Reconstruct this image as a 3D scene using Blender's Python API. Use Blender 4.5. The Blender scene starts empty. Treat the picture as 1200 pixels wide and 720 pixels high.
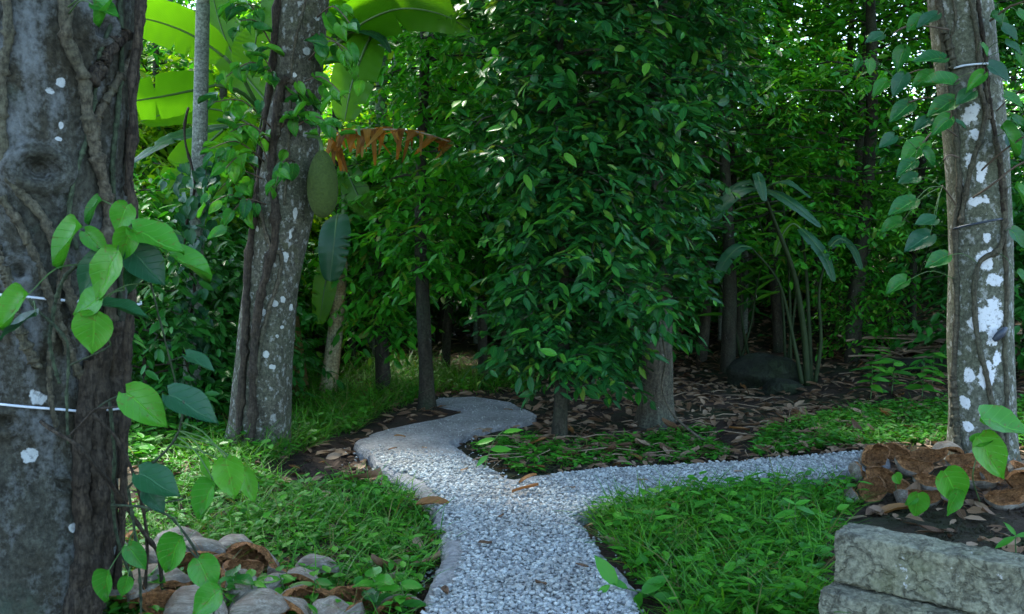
import bpy, math, random
import numpy as np
from mathutils import Vector, Matrix, Euler, noise as mnoise

# ------------------------------------------------------------------ camera, sky, sun, exposure
scene = bpy.context.scene
COL = scene.collection
CAM_Z, FPX, PITCH = 1.22, 1167.0, math.radians(3.43)
cam_data = bpy.data.cameras.new("camera")
cam = bpy.data.objects.new("camera", cam_data)
COL.objects.link(cam)
cam.location = (0, 0, CAM_Z)
cam.rotation_euler = (math.radians(90) - PITCH, 0, 0)
cam_data.sensor_width = 36.0
cam_data.lens = 36.0 * FPX / 1200.0
cam_data.clip_end = 1000
cam_data.clip_start = 0.05
cam_data.dof.use_dof = True
cam_data.dof.focus_distance = 5.6
cam_data.dof.aperture_fstop = 7.1
scene.camera = cam

SUN_ELEV, SUN_AZ = math.radians(58), math.radians(-30)     # azimuth from +Y towards +X
world = bpy.data.worlds.new("World")
scene.world = world
world.use_nodes = True
wn = world.node_tree
bg = wn.nodes["Background"]
sky = wn.nodes.new("ShaderNodeTexSky")
sky.sky_type = 'NISHITA'
sky.sun_disc = False
sky.sun_elevation = SUN_ELEV
sky.sun_rotation = SUN_AZ
sky.air_density = 1.0
sky.dust_density = 1.2
sky.ozone_density = 1.0
wn.links.new(sky.outputs[0], bg.inputs[0])
bg.inputs[1].default_value = 0.15

sun_data = bpy.data.lights.new("sun", 'SUN')
sun_data.energy = 3.8
sun_data.angle = math.radians(10)
sun_data.color = (1.0, 0.95, 0.85)
sun = bpy.data.objects.new("sun", sun_data)
COL.objects.link(sun)
sdir = Vector((math.sin(SUN_AZ) * math.cos(SUN_ELEV), math.cos(SUN_AZ) * math.cos(SUN_ELEV), math.sin(SUN_ELEV)))
sun.rotation_euler = sdir.to_track_quat('Z', 'Y').to_euler()
sun.location = (-6, 12, 20)

vs = scene.view_settings
vs.view_transform = 'Standard'
vs.look = 'None'
vs.exposure = 2.65
vs.gamma = 1.0
cy = scene.cycles
cy.max_bounces = 12
cy.diffuse_bounces = 7
cy.glossy_bounces = 2
cy.transmission_bounces = 8
cy.transparent_max_bounces = 4
cy.use_denoising = True
cy.sample_clamp_indirect = 6.0

random.seed(7)
RNG = np.random.default_rng(11)
PI = math.pi

# ------------------------------------------------------------------ picking places from the photograph
def ray(px, py):
    u, v = (px - 600) / FPX, (360 - py) / FPX
    ca, sa = math.cos(PITCH), math.sin(PITCH)
    return np.array((u, ca + v * sa, -sa + v * ca))

def P(px, py, Y):
    d = ray(px, py)
    return np.array((0, 0, CAM_Z)) + d * (Y / d[1])

def sm(a, b, x):
    t = np.clip((x - a) / (b - a), 0, 1)
    return t * t * (3 - 2 * t)

def terr(x, y):
    x = np.asarray(x, float); y = np.asarray(y, float)
    z = 0.018 * np.sin(3.1 * x + 1.3 * y) + 0.014 * np.sin(2.3 * y - 4.1 * x + 1) + 0.01 * np.sin(7 * x + 2) * np.sin(6.2 * y)
    z = z + 0.075 * sm(8.0, 12, y) * np.clip(y - 8.0, 0, 30) + 0.06 * sm(1.5, 4, x) * np.clip(y - 6.3, 0, 12)
    z = z + 0.05 * sm(-1.0, -3, x) * np.clip(y - 6, 0, 10) * 0.3
    return z * sm(0.2, 1.5, y)

def G(px, py, z=None):
    d = ray(px, py)
    o = np.array((0, 0, CAM_Z))
    if z is not None:
        return o + d * ((z - CAM_Z) / d[2])
    t = np.arange(1.0, 60, .08)
    q = o + d * t[:, None]
    under = q[:, 2] <= terr(q[:, 0], q[:, 1])
    hi = t[int(np.argmax(under))] if under.any() else 60.0
    lo = hi - .08
    for _ in range(6):
        m = .5 * (lo + hi); p = o + d * m
        if p[2] <= terr(p[0], p[1]): hi = m
        else: lo = m
    return o + d * hi

def project(p):
    p = np.atleast_2d(p) - np.array((0, 0, CAM_Z))
    ca, sa = math.cos(PITCH), math.sin(PITCH)
    f = p[:, 1] * ca - p[:, 2] * sa
    up = p[:, 1] * sa + p[:, 2] * ca
    f = np.maximum(f, 1e-3)
    return 600 + FPX * p[:, 0] / f, 360 - FPX * up / f, f

def in_poly(x, y, poly):
    x = np.asarray(x); y = np.asarray(y)
    r = np.zeros(x.shape, bool)
    n = len(poly)
    j = n - 1
    for i in range(n):
        xi, yi = poly[i][0], poly[i][1]; xj, yj = poly[j][0], poly[j][1]
        c = ((yi > y) != (yj > y)) & (x < (xj - xi) * (y - yi) / (yj - yi + 1e-12) + xi)
        r ^= c
        j = i
    return r

def poly_dist(x, y, poly):
    d = np.full(np.shape(x), 1e9)
    n = len(poly)
    for i in range(n):
        a = np.array(poly[i][:2]); b = np.array(poly[(i + 1) % n][:2])
        ab = b - a
        t = np.clip(((x - a[0]) * ab[0] + (y - a[1]) * ab[1]) / (ab @ ab + 1e-12), 0, 1)
        d = np.minimum(d, np.hypot(x - a[0] - t * ab[0], y - a[1] - t * ab[1]))
    return d

# ------------------------------------------------------------------ object helpers
def props(o, label=None, cat=None, group=None, kind=None):
    if label: o["label"] = label
    if cat: o["category"] = cat
    if group: o["group"] = group
    if kind: o["kind"] = kind
    return o

def thing(name, label, cat, loc, group=None):
    o = bpy.data.objects.new(name, None)
    COL.objects.link(o)
    o.empty_display_size = 0.1
    o.location = Vector([float(c) for c in loc])
    return props(o, label, cat, group)

def root_loc(o):
    l = Vector((0, 0, 0))
    while o is not None:
        l += o.location
        o = o.parent
    return l

def make_mesh(name, V, F, lf=None, smooth=True, mat=None, K=None):
    """V (n,3), F list of index lists or (m,k) array, lf optional (n,3) leaf attribute"""
    me = bpy.data.meshes.new(name)
    V = np.asarray(V, dtype=np.float32)
    if isinstance(F, np.ndarray):
        m, k = F.shape
        me.vertices.add(len(V)); me.vertices.foreach_set("co", V.ravel())
        me.loops.add(m * k); me.loops.foreach_set("vertex_index", F.astype(np.int32).ravel())
        me.polygons.add(m)
        me.polygons.foreach_set("loop_start", np.arange(0, m * k, k, dtype=np.int32))
        me.update(calc_edges=True)
    else:
        me.from_pydata(V.tolist(), [], F)
        me.update()
    if smooth:
        me.polygons.foreach_set("use_smooth", np.ones(len(me.polygons), bool))
    if lf is not None:
        a = me.attributes.new("lf", 'FLOAT_VECTOR', 'POINT')
        a.data.foreach_set("vector", np.asarray(lf, dtype=np.float32).ravel())
    if mat is not None:
        me.materials.append(mat)
    return me

def link(name, me, parent=None, loc=None):
    o = bpy.data.objects.new(name, me)
    COL.objects.link(o)
    if parent is not None: o.parent = parent
    if loc is not None: o.location = loc
    return o

def part(name, V, F, mat, parent, lf=None, smooth=True, kind=None):
    L = np.array(root_loc(parent))
    o = link(name, make_mesh(name, np.asarray(V) - L, F, lf, smooth, mat), parent)
    if kind: o["kind"] = kind
    return o

def frame_matrix(pos, d, n, s):
    x = Vector(d).normalized()
    z = Vector(n)
    z = z - x * z.dot(x)
    if z.length < 1e-5:
        z = Vector((0.3, 0.2, 1)); z = z - x * z.dot(x)
    z.normalize()
    y = z.cross(x)
    if isinstance(s, (int, float)): s = (s, s, s)
    return Matrix(((x.x * s[0], y.x * s[1], z.x * s[2], pos[0]), (x.y * s[0], y.y * s[1], z.y * s[2], pos[1]),
                   (x.z * s[0], y.z * s[1], z.z * s[2], pos[2]), (0, 0, 0, 1)))

class MB:
    def __init__(self): self.V, self.F, self.n, self.A = [], [], 0, []
    def add(self, V, F, a=None):
        V = np.asarray(V, float)
        self.V.append(V); n = self.n
        self.F += [[i + n for i in f] for f in F]
        self.n += len(V)
        if a is not None: self.A.append(np.asarray(a, float))
        return self
    def part(self, name, mat, parent, **k):
        return part(name, np.concatenate(self.V), self.F, mat, parent, lf=np.concatenate(self.A) if self.A else None, **k)

def resample(pts, n):
    pts = np.asarray(pts, float)
    m = len(pts)
    if m == 2:
        t = np.linspace(0, 1, n)[:, None]
        return pts[0] * (1 - t) + pts[1] * t
    seg = np.linalg.norm(np.diff(pts, axis=0), axis=1)
    s = np.concatenate([[0], np.cumsum(seg)])
    out = []
    for q in np.linspace(0, s[-1], n):
        i = min(np.searchsorted(s, q, side='right') - 1, m - 2)
        t = (q - s[i]) / (seg[i] + 1e-9)
        p0 = pts[max(i - 1, 0)]; p1 = pts[i]; p2 = pts[i + 1]; p3 = pts[min(i + 2, m - 1)]
        out.append(0.5 * ((2 * p1) + (-p0 + p2) * t + (2 * p0 - 5 * p1 + 4 * p2 - p3) * t * t + (-p0 + 3 * p1 - 3 * p2 + p3) * t ** 3))
    return np.array(out)

def tube(pts, rad, seg=8, n=None, disp=None, cap=True):
    if n: 
        r_in = np.asarray(rad, float) if np.ndim(rad) else np.full(len(pts), float(rad))
        seglen = np.concatenate([[0], np.cumsum(np.linalg.norm(np.diff(np.asarray(pts, float), axis=0), axis=1))])
        pts2 = resample(pts, n)
        rad = np.interp(np.linspace(0, seglen[-1], n), seglen, r_in)
        pts = pts2
    pts = np.asarray(pts, float)
    m = len(pts)
    rad = np.asarray(rad, float) if np.ndim(rad) else np.full(m, float(rad))
    T = np.gradient(pts, axis=0)
    T /= np.linalg.norm(T, axis=1)[:, None] + 1e-9
    ref = np.array((0, 1.0, 0)) if abs(T[0][1]) < 0.8 else np.array((1.0, 0, 0))
    a = np.linspace(0, 2 * PI, seg, endpoint=False)
    s = np.concatenate([[0], np.cumsum(np.linalg.norm(np.diff(pts, axis=0), axis=1))])
    V = np.zeros((m, seg, 3))
    u = np.cross(T[0], ref); u /= np.linalg.norm(u)
    for i in range(m):
        u = u - T[i] * (u @ T[i]); u /= np.linalg.norm(u) + 1e-9
        w = np.cross(T[i], u)
        r = np.full(seg, rad[i])
        if disp is not None: r = r + disp(a, s[i])
        V[i] = pts[i] + np.outer(np.cos(a) * r, u) + np.outer(np.sin(a) * r, w)
    V = V.reshape(-1, 3)
    F = []
    for i in range(m - 1):
        for j in range(seg):
            k = (j + 1) % seg
            F.append([i * seg + j, i * seg + k, (i + 1) * seg + k, (i + 1) * seg + j])
    if cap:
        F.append(list(range(seg))[::-1]); F.append([(m - 1) * seg + j for j in range(seg)])
    return V, F

# ------------------------------------------------------------------ leaf templates: verts (x along, y across, z normal), attribute (u, v)
def blade(ts, ws, across=(-1, 0, 1), z=lambda t, v: 0.0, ybend=lambda t: 0.0, xo=lambda t, v: 0.0):
    V, A, F = [], [], []
    k = len(across)
    for t, w in zip(ts, ws):
        for v in across:
            V.append((t + xo(t, v), w * v + ybend(t), z(t, v))); A.append((t, v))
    for i in range(len(ts) - 1):
        for j in range(k - 1):
            F.append([i * k + j, (i + 1) * k + j, (i + 1) * k + j + 1, i * k + j + 1])
    return np.array(V), np.array(A), F

T_OVAL = blade((0, .15, .42, .72, .9, 1), (.01, .14, .21, .16, .06, .004), z=lambda t, v: .05 * abs(v) - .22 * t * t)
T_MID = blade((0, .2, .5, .8, 1), (.01, .16, .21, .12, .004), z=lambda t, v: .05 * abs(v) - .22 * t * t)
T_LONG = blade((0, .12, .4, .75, 1), (.01, .09, .13, .09, .003), z=lambda t, v: .04 * abs(v) - .3 * t * t)
def _hex():
    V = np.array([(0, 0, 0), (.3, .2, .03), (.68, .18, -.03), (1, 0, -.14), (.68, -.18, -.03), (.3, -.2, .03)])
    A = np.array([(0, 0), (.3, 1), (.7, 1), (1, 0), (.7, -1), (.3, -1)])
    return V, A, [[0, 3, 2, 1], [0, 5, 4, 3]]
T_HEX = _hex()
ac = (-1, -.55, 0, .55, 1)
T_HEART = blade((0, .05, .14, .28, .44, .6, .75, .88, .95, 1.0), (.10, .26, .345, .385, .37, .305, .21, .10, .04, .003), ac,
                z=lambda t, v: .13 * abs(v) ** 1.5 - .22 * t * t + .04 * math.sin(9 * t + 3 * v), xo=lambda t, v: -.10 * abs(v) * (1 - t) ** 6)
T_HEART2 = blade((0, .05, .14, .28, .44, .6, .75, .88, .95, 1.0), (.08, .22, .30, .34, .33, .28, .20, .10, .04, .003), ac,
                 z=lambda t, v: .26 * abs(v) - .30 * t * t + .03 * math.sin(7 * t - 3 * v), ybend=lambda t: .08 * t * t, xo=lambda t, v: -.08 * abs(v) * (1 - t) ** 6)
T_DEAD = blade((0, .2, .45, .7, .9, 1), (.02, .19, .24, .2, .09, .004), ac,
               z=lambda t, v: .10 * v * v * (.3 + t) + .05 * math.sin(6 * t) + .02 * math.sin(9 * v + 4 * t))
T_DEAD2 = blade((0, .2, .45, .7, .9, 1), (.02, .14, .19, .17, .08, .004), ac,
                z=lambda t, v: .09 * v * v - .22 * (t - .5) ** 2 + .02 * math.sin(7 * t - 5 * v), ybend=lambda t: .12 * math.sin(3 * t))

def leaf_cloud(T, pos, d, nrm, size, wid=1.0):
    """many leaves as one mesh: returns V, F(list arr), lf"""
    TV, TA, TF = T
    pos = np.asarray(pos); d = np.asarray(d, float); nrm = np.asarray(nrm, float)
    n, k = len(pos), len(TV)
    X = d / (np.linalg.norm(d, axis=1)[:, None] + 1e-9)
    Z = nrm - X * np.sum(nrm * X, axis=1)[:, None]
    Z /= np.linalg.norm(Z, axis=1)[:, None] + 1e-9
    Y = np.cross(Z, X)
    s = np.broadcast_to(np.asarray(size, float), (n,))[:, None, None]
    w = np.broadcast_to(np.asarray(wid, float), (n,))[:, None, None]
    V = pos[:, None, :] + s * (TV[None, :, 0, None] * X[:, None, :] + w * TV[None, :, 1, None] * Y[:, None, :] + TV[None, :, 2, None] * Z[:, None, :])
    rnd = RNG.random(n)
    lf = np.zeros((n, k, 3))
    lf[:, :, :2] = TA[None]
    lf[:, :, 2] = rnd[:, None]
    tri = []
    for f in TF:
        if len(f) == 4: tri.append(f)
        else: tri.append(f + [f[-1]])
    F = (np.array(TF, dtype=np.int32)[None] + (np.arange(n, dtype=np.int32) * k)[:, None, None]).reshape(-1, len(TF[0]))
    return V.reshape(-1, 3), F, lf.reshape(-1, 3)

_leafmesh = {}
def leaf_variants(key, T, mat, nv=8, wid=1.0):
    if key not in _leafmesh:
        out = []
        for i in range(nv):
            TV, TA, TF = T
            V = TV.copy(); V[:, 1] *= wid * (0.9 + 0.2 * random.random())
            V[:, 2] += (random.random() - .5) * .25 * V[:, 0] ** 2 + (random.random() - .5) * .2 * V[:, 1]
            lf = np.concatenate([TA, np.full((len(TA), 1), (i + .5) / nv)], axis=1)
            out.append(make_mesh(key, V, TF, lf, True, mat))
        _leafmesh[key] = out
    return _leafmesh[key]

def leaf_objs(name, parent, meshes, pos, d, nrm, size, pick=None):
    L = root_loc(parent)
    out = []
    for i in range(len(pos)):
        o = bpy.data.objects.new(name, meshes[(i * 7 + int(abs(pos[i][0]) * 1000)) % len(meshes)] if pick is None else meshes[pick[i] % len(meshes)])
        COL.objects.link(o)
        o.parent = parent
        s = float(size[i]) if np.ndim(size) else float(size)
        o.matrix_basis = frame_matrix(Vector(pos[i]) - L, d[i], nrm[i], s)
        out.append(o)
    return out

def front_leaves(pos, size, most=300, cell=9, margin=5):
    """indices of the leaves that show largest from the photograph's side"""
    x, y, f = project(pos)
    ok = (x > -margin) & (x < 1200 + margin) & (y > -margin) & (y < 720 + margin)
    idx = np.nonzero(ok)[0]
    best = {}
    for i in idx[np.argsort(f[idx])]:
        c = (int(x[i] // cell), int(y[i] // cell))
        if c not in best: best[c] = i
    ids = np.array(sorted(best.values()), int)
    if len(ids) == 0: return ids
    sz = np.broadcast_to(np.asarray(size, float), (len(pos),))[ids] / f[ids]
    return ids[np.argsort(-sz)][:most]

# ------------------------------------------------------------------ materials
def mat_new(name):
    m = bpy.data.materials.new(name)
    m.use_nodes = True
    nt = m.node_tree
    return m, nt, nt.nodes, nt.links, nt.nodes["Principled BSDF"], nt.nodes["Material Output"]

def ramp(nt, stops, fac=None, interp='LINEAR'):
    n = nt.nodes.new("ShaderNodeValToRGB")
    n.color_ramp.interpolation = interp
    el = n.color_ramp.elements
    while len(el) < len(stops): el.new(0.5)
    for e, (p, c) in zip(el, stops):
        e.position = p; e.color = (c[0], c[1], c[2], 1)
    if fac is not None: nt.links.new(fac, n.inputs[0])
    return n.outputs[0]

def math_n(nt, op, a, b=None, c=None, clamp=False):
    n = nt.nodes.new("ShaderNodeMath"); n.operation = op; n.use_clamp = clamp
    for i, v in enumerate((a, b, c)):
        if v is None: continue
        if isinstance(v, (int, float)): n.inputs[i].default_value = v
        else: nt.links.new(v, n.inputs[i])
    return n.outputs[0]

def noise(nt, vec, scale, detail=5, rough=.6, dist=0):
    n = nt.nodes.new("ShaderNodeTexNoise")
    n.inputs["Scale"].default_value = scale; n.inputs["Detail"].default_value = detail
    n.inputs["Roughness"].default_value = rough; n.inputs["Distortion"].default_value = dist
    if vec is not None: nt.links.new(vec, n.inputs["Vector"])
    return n.outputs[0]

def mix(nt, fac, a, b, mode='MIX'):
    n = nt.nodes.new("ShaderNodeMix"); n.data_type = 'RGBA'; n.blend_type = mode
    for sock, v in ((n.inputs[0], fac), (n.inputs[6], a), (n.inputs[7], b)):
        if isinstance(v, (int, float)): sock.default_value = v
        elif isinstance(v, tuple): sock.default_value = (v[0], v[1], v[2], 1)
        else: nt.links.new(v, sock)
    return n.outputs[2]

def coords(nt, scale=None, kind='Object'):
    tc = nt.nodes.new("ShaderNodeTexCoord")
    if scale is None: return tc.outputs[kind]
    mp = nt.nodes.new("ShaderNodeMapping")
    mp.inputs["Scale"].default_value = scale
    nt.links.new(tc.outputs[kind], mp.inputs[0])
    return mp.outputs[0]

def bump(nt, h, strength, dist, bs):
    b = nt.nodes.new("ShaderNodeBump")
    b.inputs["Strength"].default_value = strength; b.inputs["Distance"].default_value = dist
    nt.links.new(h, b.inputs["Height"]); nt.links.new(b.outputs[0], bs.inputs["Normal"])

def leaf_mat(name, cols, trans=.35, tint=(1.25, 1.15, .45), rough=.42, veins=0.0, nveins=7, vein_col=None, spec=.34, spots=None):
    m, nt, N, L, bs, out = mat_new(name)
    at = N.new("ShaderNodeAttribute"); at.attribute_name = "lf"
    sp = N.new("ShaderNodeSeparateXYZ"); L.new(at.outputs["Vector"], sp.inputs[0])
    u, v, r = sp.outputs
    c = ramp(nt, [(i / (len(cols) - 1), q) for i, q in enumerate(cols)], r)
    nz = noise(nt, coords(nt), 9, 3)
    c = mix(nt, math_n(nt, 'MULTIPLY', nz, .5), c, mix(nt, 1.0, c, (.55, .6, .5), 'MULTIPLY'))
    av = math_n(nt, 'ABSOLUTE', v)
    if veins > 0:
        mid = math_n(nt, 'SUBTRACT', 1, math_n(nt, 'MULTIPLY', av, 14), clamp=True)
        ph = math_n(nt, 'SUBTRACT', math_n(nt, 'MULTIPLY', u, nveins), math_n(nt, 'MULTIPLY', av, nveins * .3))
        w = math_n(nt, 'ABSOLUTE', math_n(nt, 'SINE', math_n(nt, 'MULTIPLY', ph, PI)))
        side = math_n(nt, 'MULTIPLY', math_n(nt, 'SUBTRACT', 1, math_n(nt, 'MULTIPLY', w, 5), clamp=True), .5)
        vm = math_n(nt, 'MAXIMUM', mid, side)
        vc = vein_col or tuple(min(1, q * 2.0 + .02) for q in cols[-1])
        c = mix(nt, math_n(nt, 'MULTIPLY', vm, veins), c, vc)
        bump(nt, math_n(nt, 'MULTIPLY', vm, -1), .5, .004, bs)
    if spots:
        s = math_n(nt, 'GREATER_THAN', noise(nt, coords(nt), 11, 4), .63)
        c = mix(nt, math_n(nt, 'MULTIPLY', s, .7), c, spots)
    L.new(c, bs.inputs["Base Color"])
    bs.inputs["Roughness"].default_value = rough
    bs.inputs["Specular IOR Level"].default_value = spec
    tr = N.new("ShaderNodeBsdfTranslucent")
    L.new(mix(nt, 1.0, c, tint, 'MULTIPLY'), tr.inputs[0])
    mx = N.new("ShaderNodeMixShader"); mx.inputs[0].default_value = trans
    L.new(bs.outputs[0], mx.inputs[1]); L.new(tr.outputs[0], mx.inputs[2]); L.new(mx.outputs[0], out.inputs[0])
    return m

def _cool(c):
    return None if c is None else (c[0] * .90, c[1] * 1.03, c[2] * .95)
def bark_mat(name, c1, c2, c3=None, grain=(9, 9, 2.2), rough=.85, bstr=.7, bdist=.012, patches=(), patch_col=(.62, .66, .66), fleck=None, fleck_t=.62, fleck_scale=14, moss=None, moss_t=.58, fiss=.55, fleck_w=.05, fleck_s=(1, 1, .8)):
    m, nt, N, L, bs, out = mat_new(name)
    if 'husk' not in name: c1, c2, c3 = _cool(c1), _cool(c2), _cool(c3)
    v = coords(nt, grain)
    n1 = noise(nt, v, 1.6, 8, .65)
    n2 = noise(nt, coords(nt, (1, 1, 1)), 3.2, 5, .6)
    n3 = noise(nt, coords(nt, (1, 1, 1)), 60, 4, .7)
    c = ramp(nt, [(.3, c1), (.7, c2)], n1)
    if c3: c = mix(nt, ramp(nt, [(.42, (0, 0, 0)), (.62, (1, 1, 1))], n2), c, c3)
    c = mix(nt, ramp(nt, [(.38, (1, 1, 1)), (.62, (0, 0, 0))], n3), c, mix(nt, 1.0, c, (.42, .42, .42), 'MULTIPLY'))
    fis = math_n(nt, 'ABSOLUTE', math_n(nt, 'SUBTRACT', noise(nt, v, 2.6, 6, .6, .4), .5))
    fism = ramp(nt, [(.0, (1, 1, 1)), (.035, (0, 0, 0))], fis)
    c = mix(nt, math_n(nt, 'MULTIPLY', fism, fiss), c, mix(nt, 1.0, c, (.3, .28, .26), 'MULTIPLY'))
    if moss:
        nm = noise(nt, coords(nt), 2.1, 6, .65)
        c = mix(nt, ramp(nt, [(moss_t, (0, 0, 0)), (moss_t + .12, (.8, .8, .8))], nm), c, moss)
    wob = noise(nt, coords(nt), 17, 4, .65)
    if fleck:
        nf = noise(nt, coords(nt, fleck_s), fleck_scale, 6, .6)
        nf = math_n(nt, 'ADD', nf, math_n(nt, 'MULTIPLY', math_n(nt, 'SUBTRACT', n3, .5), .35))
        fm = ramp(nt, [(fleck_t, (0, 0, 0)), (fleck_t + fleck_w, (.9, .9, .9))], nf)
        c = mix(nt, fm, c, fleck)
    if patches:
        tc = coords(nt)
        acc = None
        for (x, y, z, r, hz) in patches:
            mp = N.new("ShaderNodeMapping"); mp.vector_type = 'POINT'
            s = (1 / r, 1 / r, 1 / hz)
            mp.inputs["Location"].default_value = (-x * s[0], -y * s[1], -z * s[2]); mp.inputs["Scale"].default_value = s
            L.new(tc, mp.inputs[0])
            ln = N.new("ShaderNodeVectorMath"); ln.operation = 'LENGTH'; L.new(mp.outputs[0], ln.inputs[0])
            acc = ln.outputs["Value"] if acc is None else math_n(nt, 'MINIMUM', acc, ln.outputs["Value"])
        q = math_n(nt, 'ADD', acc, math_n(nt, 'MULTIPLY', math_n(nt, 'SUBTRACT', wob, .5), 2.6))
        pm = ramp(nt, [(.84, (1, 1, 1)), (1.0, (0, 0, 0))], math_n(nt, 'MULTIPLY', q, .97))
        pc = mix(nt, math_n(nt, 'MULTIPLY', n3, .5), patch_col, mix(nt, 1.0, patch_col, (.7, .7, .7), 'MULTIPLY'))
        c = mix(nt, mix(nt, 1.0, pm, ramp(nt, [(.30, (.35, .35, .35)), (.46, (1, 1, 1))], n3), 'MULTIPLY'), c, pc)
    L.new(c, bs.inputs["Base Color"])
    bs.inputs["Roughness"].default_value = rough
    bs.inputs["Specular IOR Level"].default_value = .25
    h = math_n(nt, 'SUBTRACT', math_n(nt, 'ADD', n1, math_n(nt, 'MULTIPLY', n3, .5)), math_n(nt, 'MULTIPLY', fism, .6 * fiss))
    bump(nt, h, bstr, bdist, bs)
    return m

def plain_mat(name, c1, c2, scale=20, rough=.7, bstr=.3, bdist=.005, stretch=(1, 1, 1), spec=.4, use_lf=False):
    m, nt, N, L, bs, out = mat_new(name)
    n1 = noise(nt, coords(nt, stretch), scale, 6, .65)
    c = ramp(nt, [(.3, c1), (.7, c2)], n1)
    if use_lf:
        dn = noise(nt, coords(nt), 2.3, 5, .65)
        c = mix(nt, ramp(nt, [(.5, (0, 0, 0)), (.72, (.6, .6, .6))], dn), c, (.20, .185, .15))
        at = N.new("ShaderNodeAttribute"); at.attribute_name = "lf"
        sp = N.new("ShaderNodeSeparateXYZ"); L.new(at.outputs["Vector"], sp.inputs[0])
        c = mix(nt, 1.0, c, ramp(nt, [(0, (.5, .5, .52)), (.5, (.85, .85, .85)), (1, (1.25, 1.24, 1.22))], sp.outputs[2]), 'MULTIPLY')
    L.new(c, bs.inputs["Base Color"])
    bs.inputs["Roughness"].default_value = rough
    bs.inputs["Specular IOR Level"].default_value = spec
    bump(nt, n1, bstr, bdist, bs)
    return m

M = {}
M['soil'] = None
def soil_mat():
    m, nt, N, L, bs, out = mat_new("soil")
    v = coords(nt)
    n1 = noise(nt, v, 1.2, 6, .6); n2 = noise(nt, v, 35, 6, .7); n3 = noise(nt, v, 7, 4, .6)
    c = ramp(nt, [(.3, (.022, .016, .012)), (.6, (.05, .036, .025)), (.8, (.075, .055, .04))], n2)
    c = mix(nt, ramp(nt, [(.48, (0, 0, 0)), (.62, (.8, .8, .8))], n1), c, (.02, .035, .012))
    c = mix(nt, ramp(nt, [(.6, (0, 0, 0)), (.7, (.7, .7, .7))], n3), c, (.09, .055, .035))
    L.new(c, bs.inputs["Base Color"]); bs.inputs["Roughness"].default_value = .95
    bs.inputs["Specular IOR Level"].default_value = .15
    bump(nt, math_n(nt, 'ADD', n2, n3), .9, .02, bs)
    return m
M['soil'] = soil_mat()
def concrete_mat():
    m, nt, N, L, bs, out = mat_new("weathered_concrete")
    v = coords(nt)
    n1 = noise(nt, v, 3.5, 6, .6); n2 = noise(nt, v, 90, 4, .7)
    vo = N.new("ShaderNodeTexVoronoi"); vo.inputs["Scale"].default_value = 75; L.new(v, vo.inputs["Vector"])
    c = ramp(nt, [(.3, (.17, .178, .172)), (.55, (.30, .308, .30)), (.75, (.40, .408, .40))], n1)
    c = mix(nt, .55, c, mix(nt, 1.0, c, ramp(nt, [(0, (.3, .3, .3)), (1, (1.6, 1.6, 1.6))], vo.outputs["Color"]), 'MULTIPLY'))
    c = mix(nt, math_n(nt, 'MULTIPLY', n2, .5), c, (.08, .085, .08))
    L.new(c, bs.inputs["Base Color"]); bs.inputs["Roughness"].default_value = .9
    bump(nt, math_n(nt, 'ADD', vo.outputs["Distance"], n2), .8, .01, bs)
    return m
M['concrete'] = concrete_mat()
M['stone'] = plain_mat("crushed_stone", (.235, .262, .25), (.44, .475, .455), 40, .75, .4, .003, use_lf=True)
M['slab'] = bark_mat("mossy_stone_block", (.15, .135, .105), (.36, .33, .27), (.25, .225, .16), grain=(4, 4, 4), bstr=.8, bdist=.02, fleck=(.42, .44, .42), fleck_t=.66, fleck_scale=22, moss=(.11, .125, .06), moss_t=.6)
M['boulder'] = bark_mat("dark_mossy_rock", (.012, .014, .011), (.045, .05, .035), (.02, .03, .012), grain=(3, 3, 3), bstr=.9, bdist=.03)
M['bark_dark'] = bark_mat("dark_bark", (.022, .018, .013), (.075, .06, .042), (.05, .055, .035), moss=(.03, .05, .015), fleck=(.2, .21, .19), fleck_t=.68)
M['bark_mid'] = bark_mat("brown_bark", (.05, .038, .026), (.14, .11, .08), (.10, .10, .075), fleck=(.33, .34, .31), fleck_t=.66)
M['bark_pale'] = bark_mat("pale_palm_bark", (.16, .17, .16), (.36, .37, .35), (.24, .26, .22), grain=(4, 4, 14), bstr=.4, fleck=(.5, .52, .5), fleck_t=.66)
M['vine'] = bark_mat("woody_vine_bark", (.06, .045, .032), (.17, .135, .10), (.11, .10, .07), grain=(30, 30, 8), bdist=.006)
M['vine_dark'] = bark_mat("dark_vine_bark", (.03, .02, .015), (.10, .07, .05), (.06, .045, .035), grain=(26, 26, 5), bstr=.9, bdist=.01)
M['vine_green'] = bark_mat("green_vine_bark", (.035, .05, .03), (.08, .10, .06), None, grain=(20, 20, 8), bdist=.003)
M['twig'] = plain_mat("twig_bark", (.05, .035, .022), (.10, .075, .05), 30)
M['stem_green'] = plain_mat("green_stem", (.035, .09, .02), (.07, .15, .04), 12, .5)
M['stem_dark'] = plain_mat("dark_green_stem", (.010, .022, .007), (.026, .045, .014), 12, .7, spec=.2)
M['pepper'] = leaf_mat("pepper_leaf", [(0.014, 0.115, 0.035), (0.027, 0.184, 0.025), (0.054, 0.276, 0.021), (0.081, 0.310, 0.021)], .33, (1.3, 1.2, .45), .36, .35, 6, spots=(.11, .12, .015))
M['pepper_dark'] = leaf_mat("pepper_leaf_dark", [(.012, .08, .038), (.018, .10, .04), (.022, .12, .04)], .25, (1.2, 1.2, .5), .42, .3, 6, spec=.35)
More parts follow.
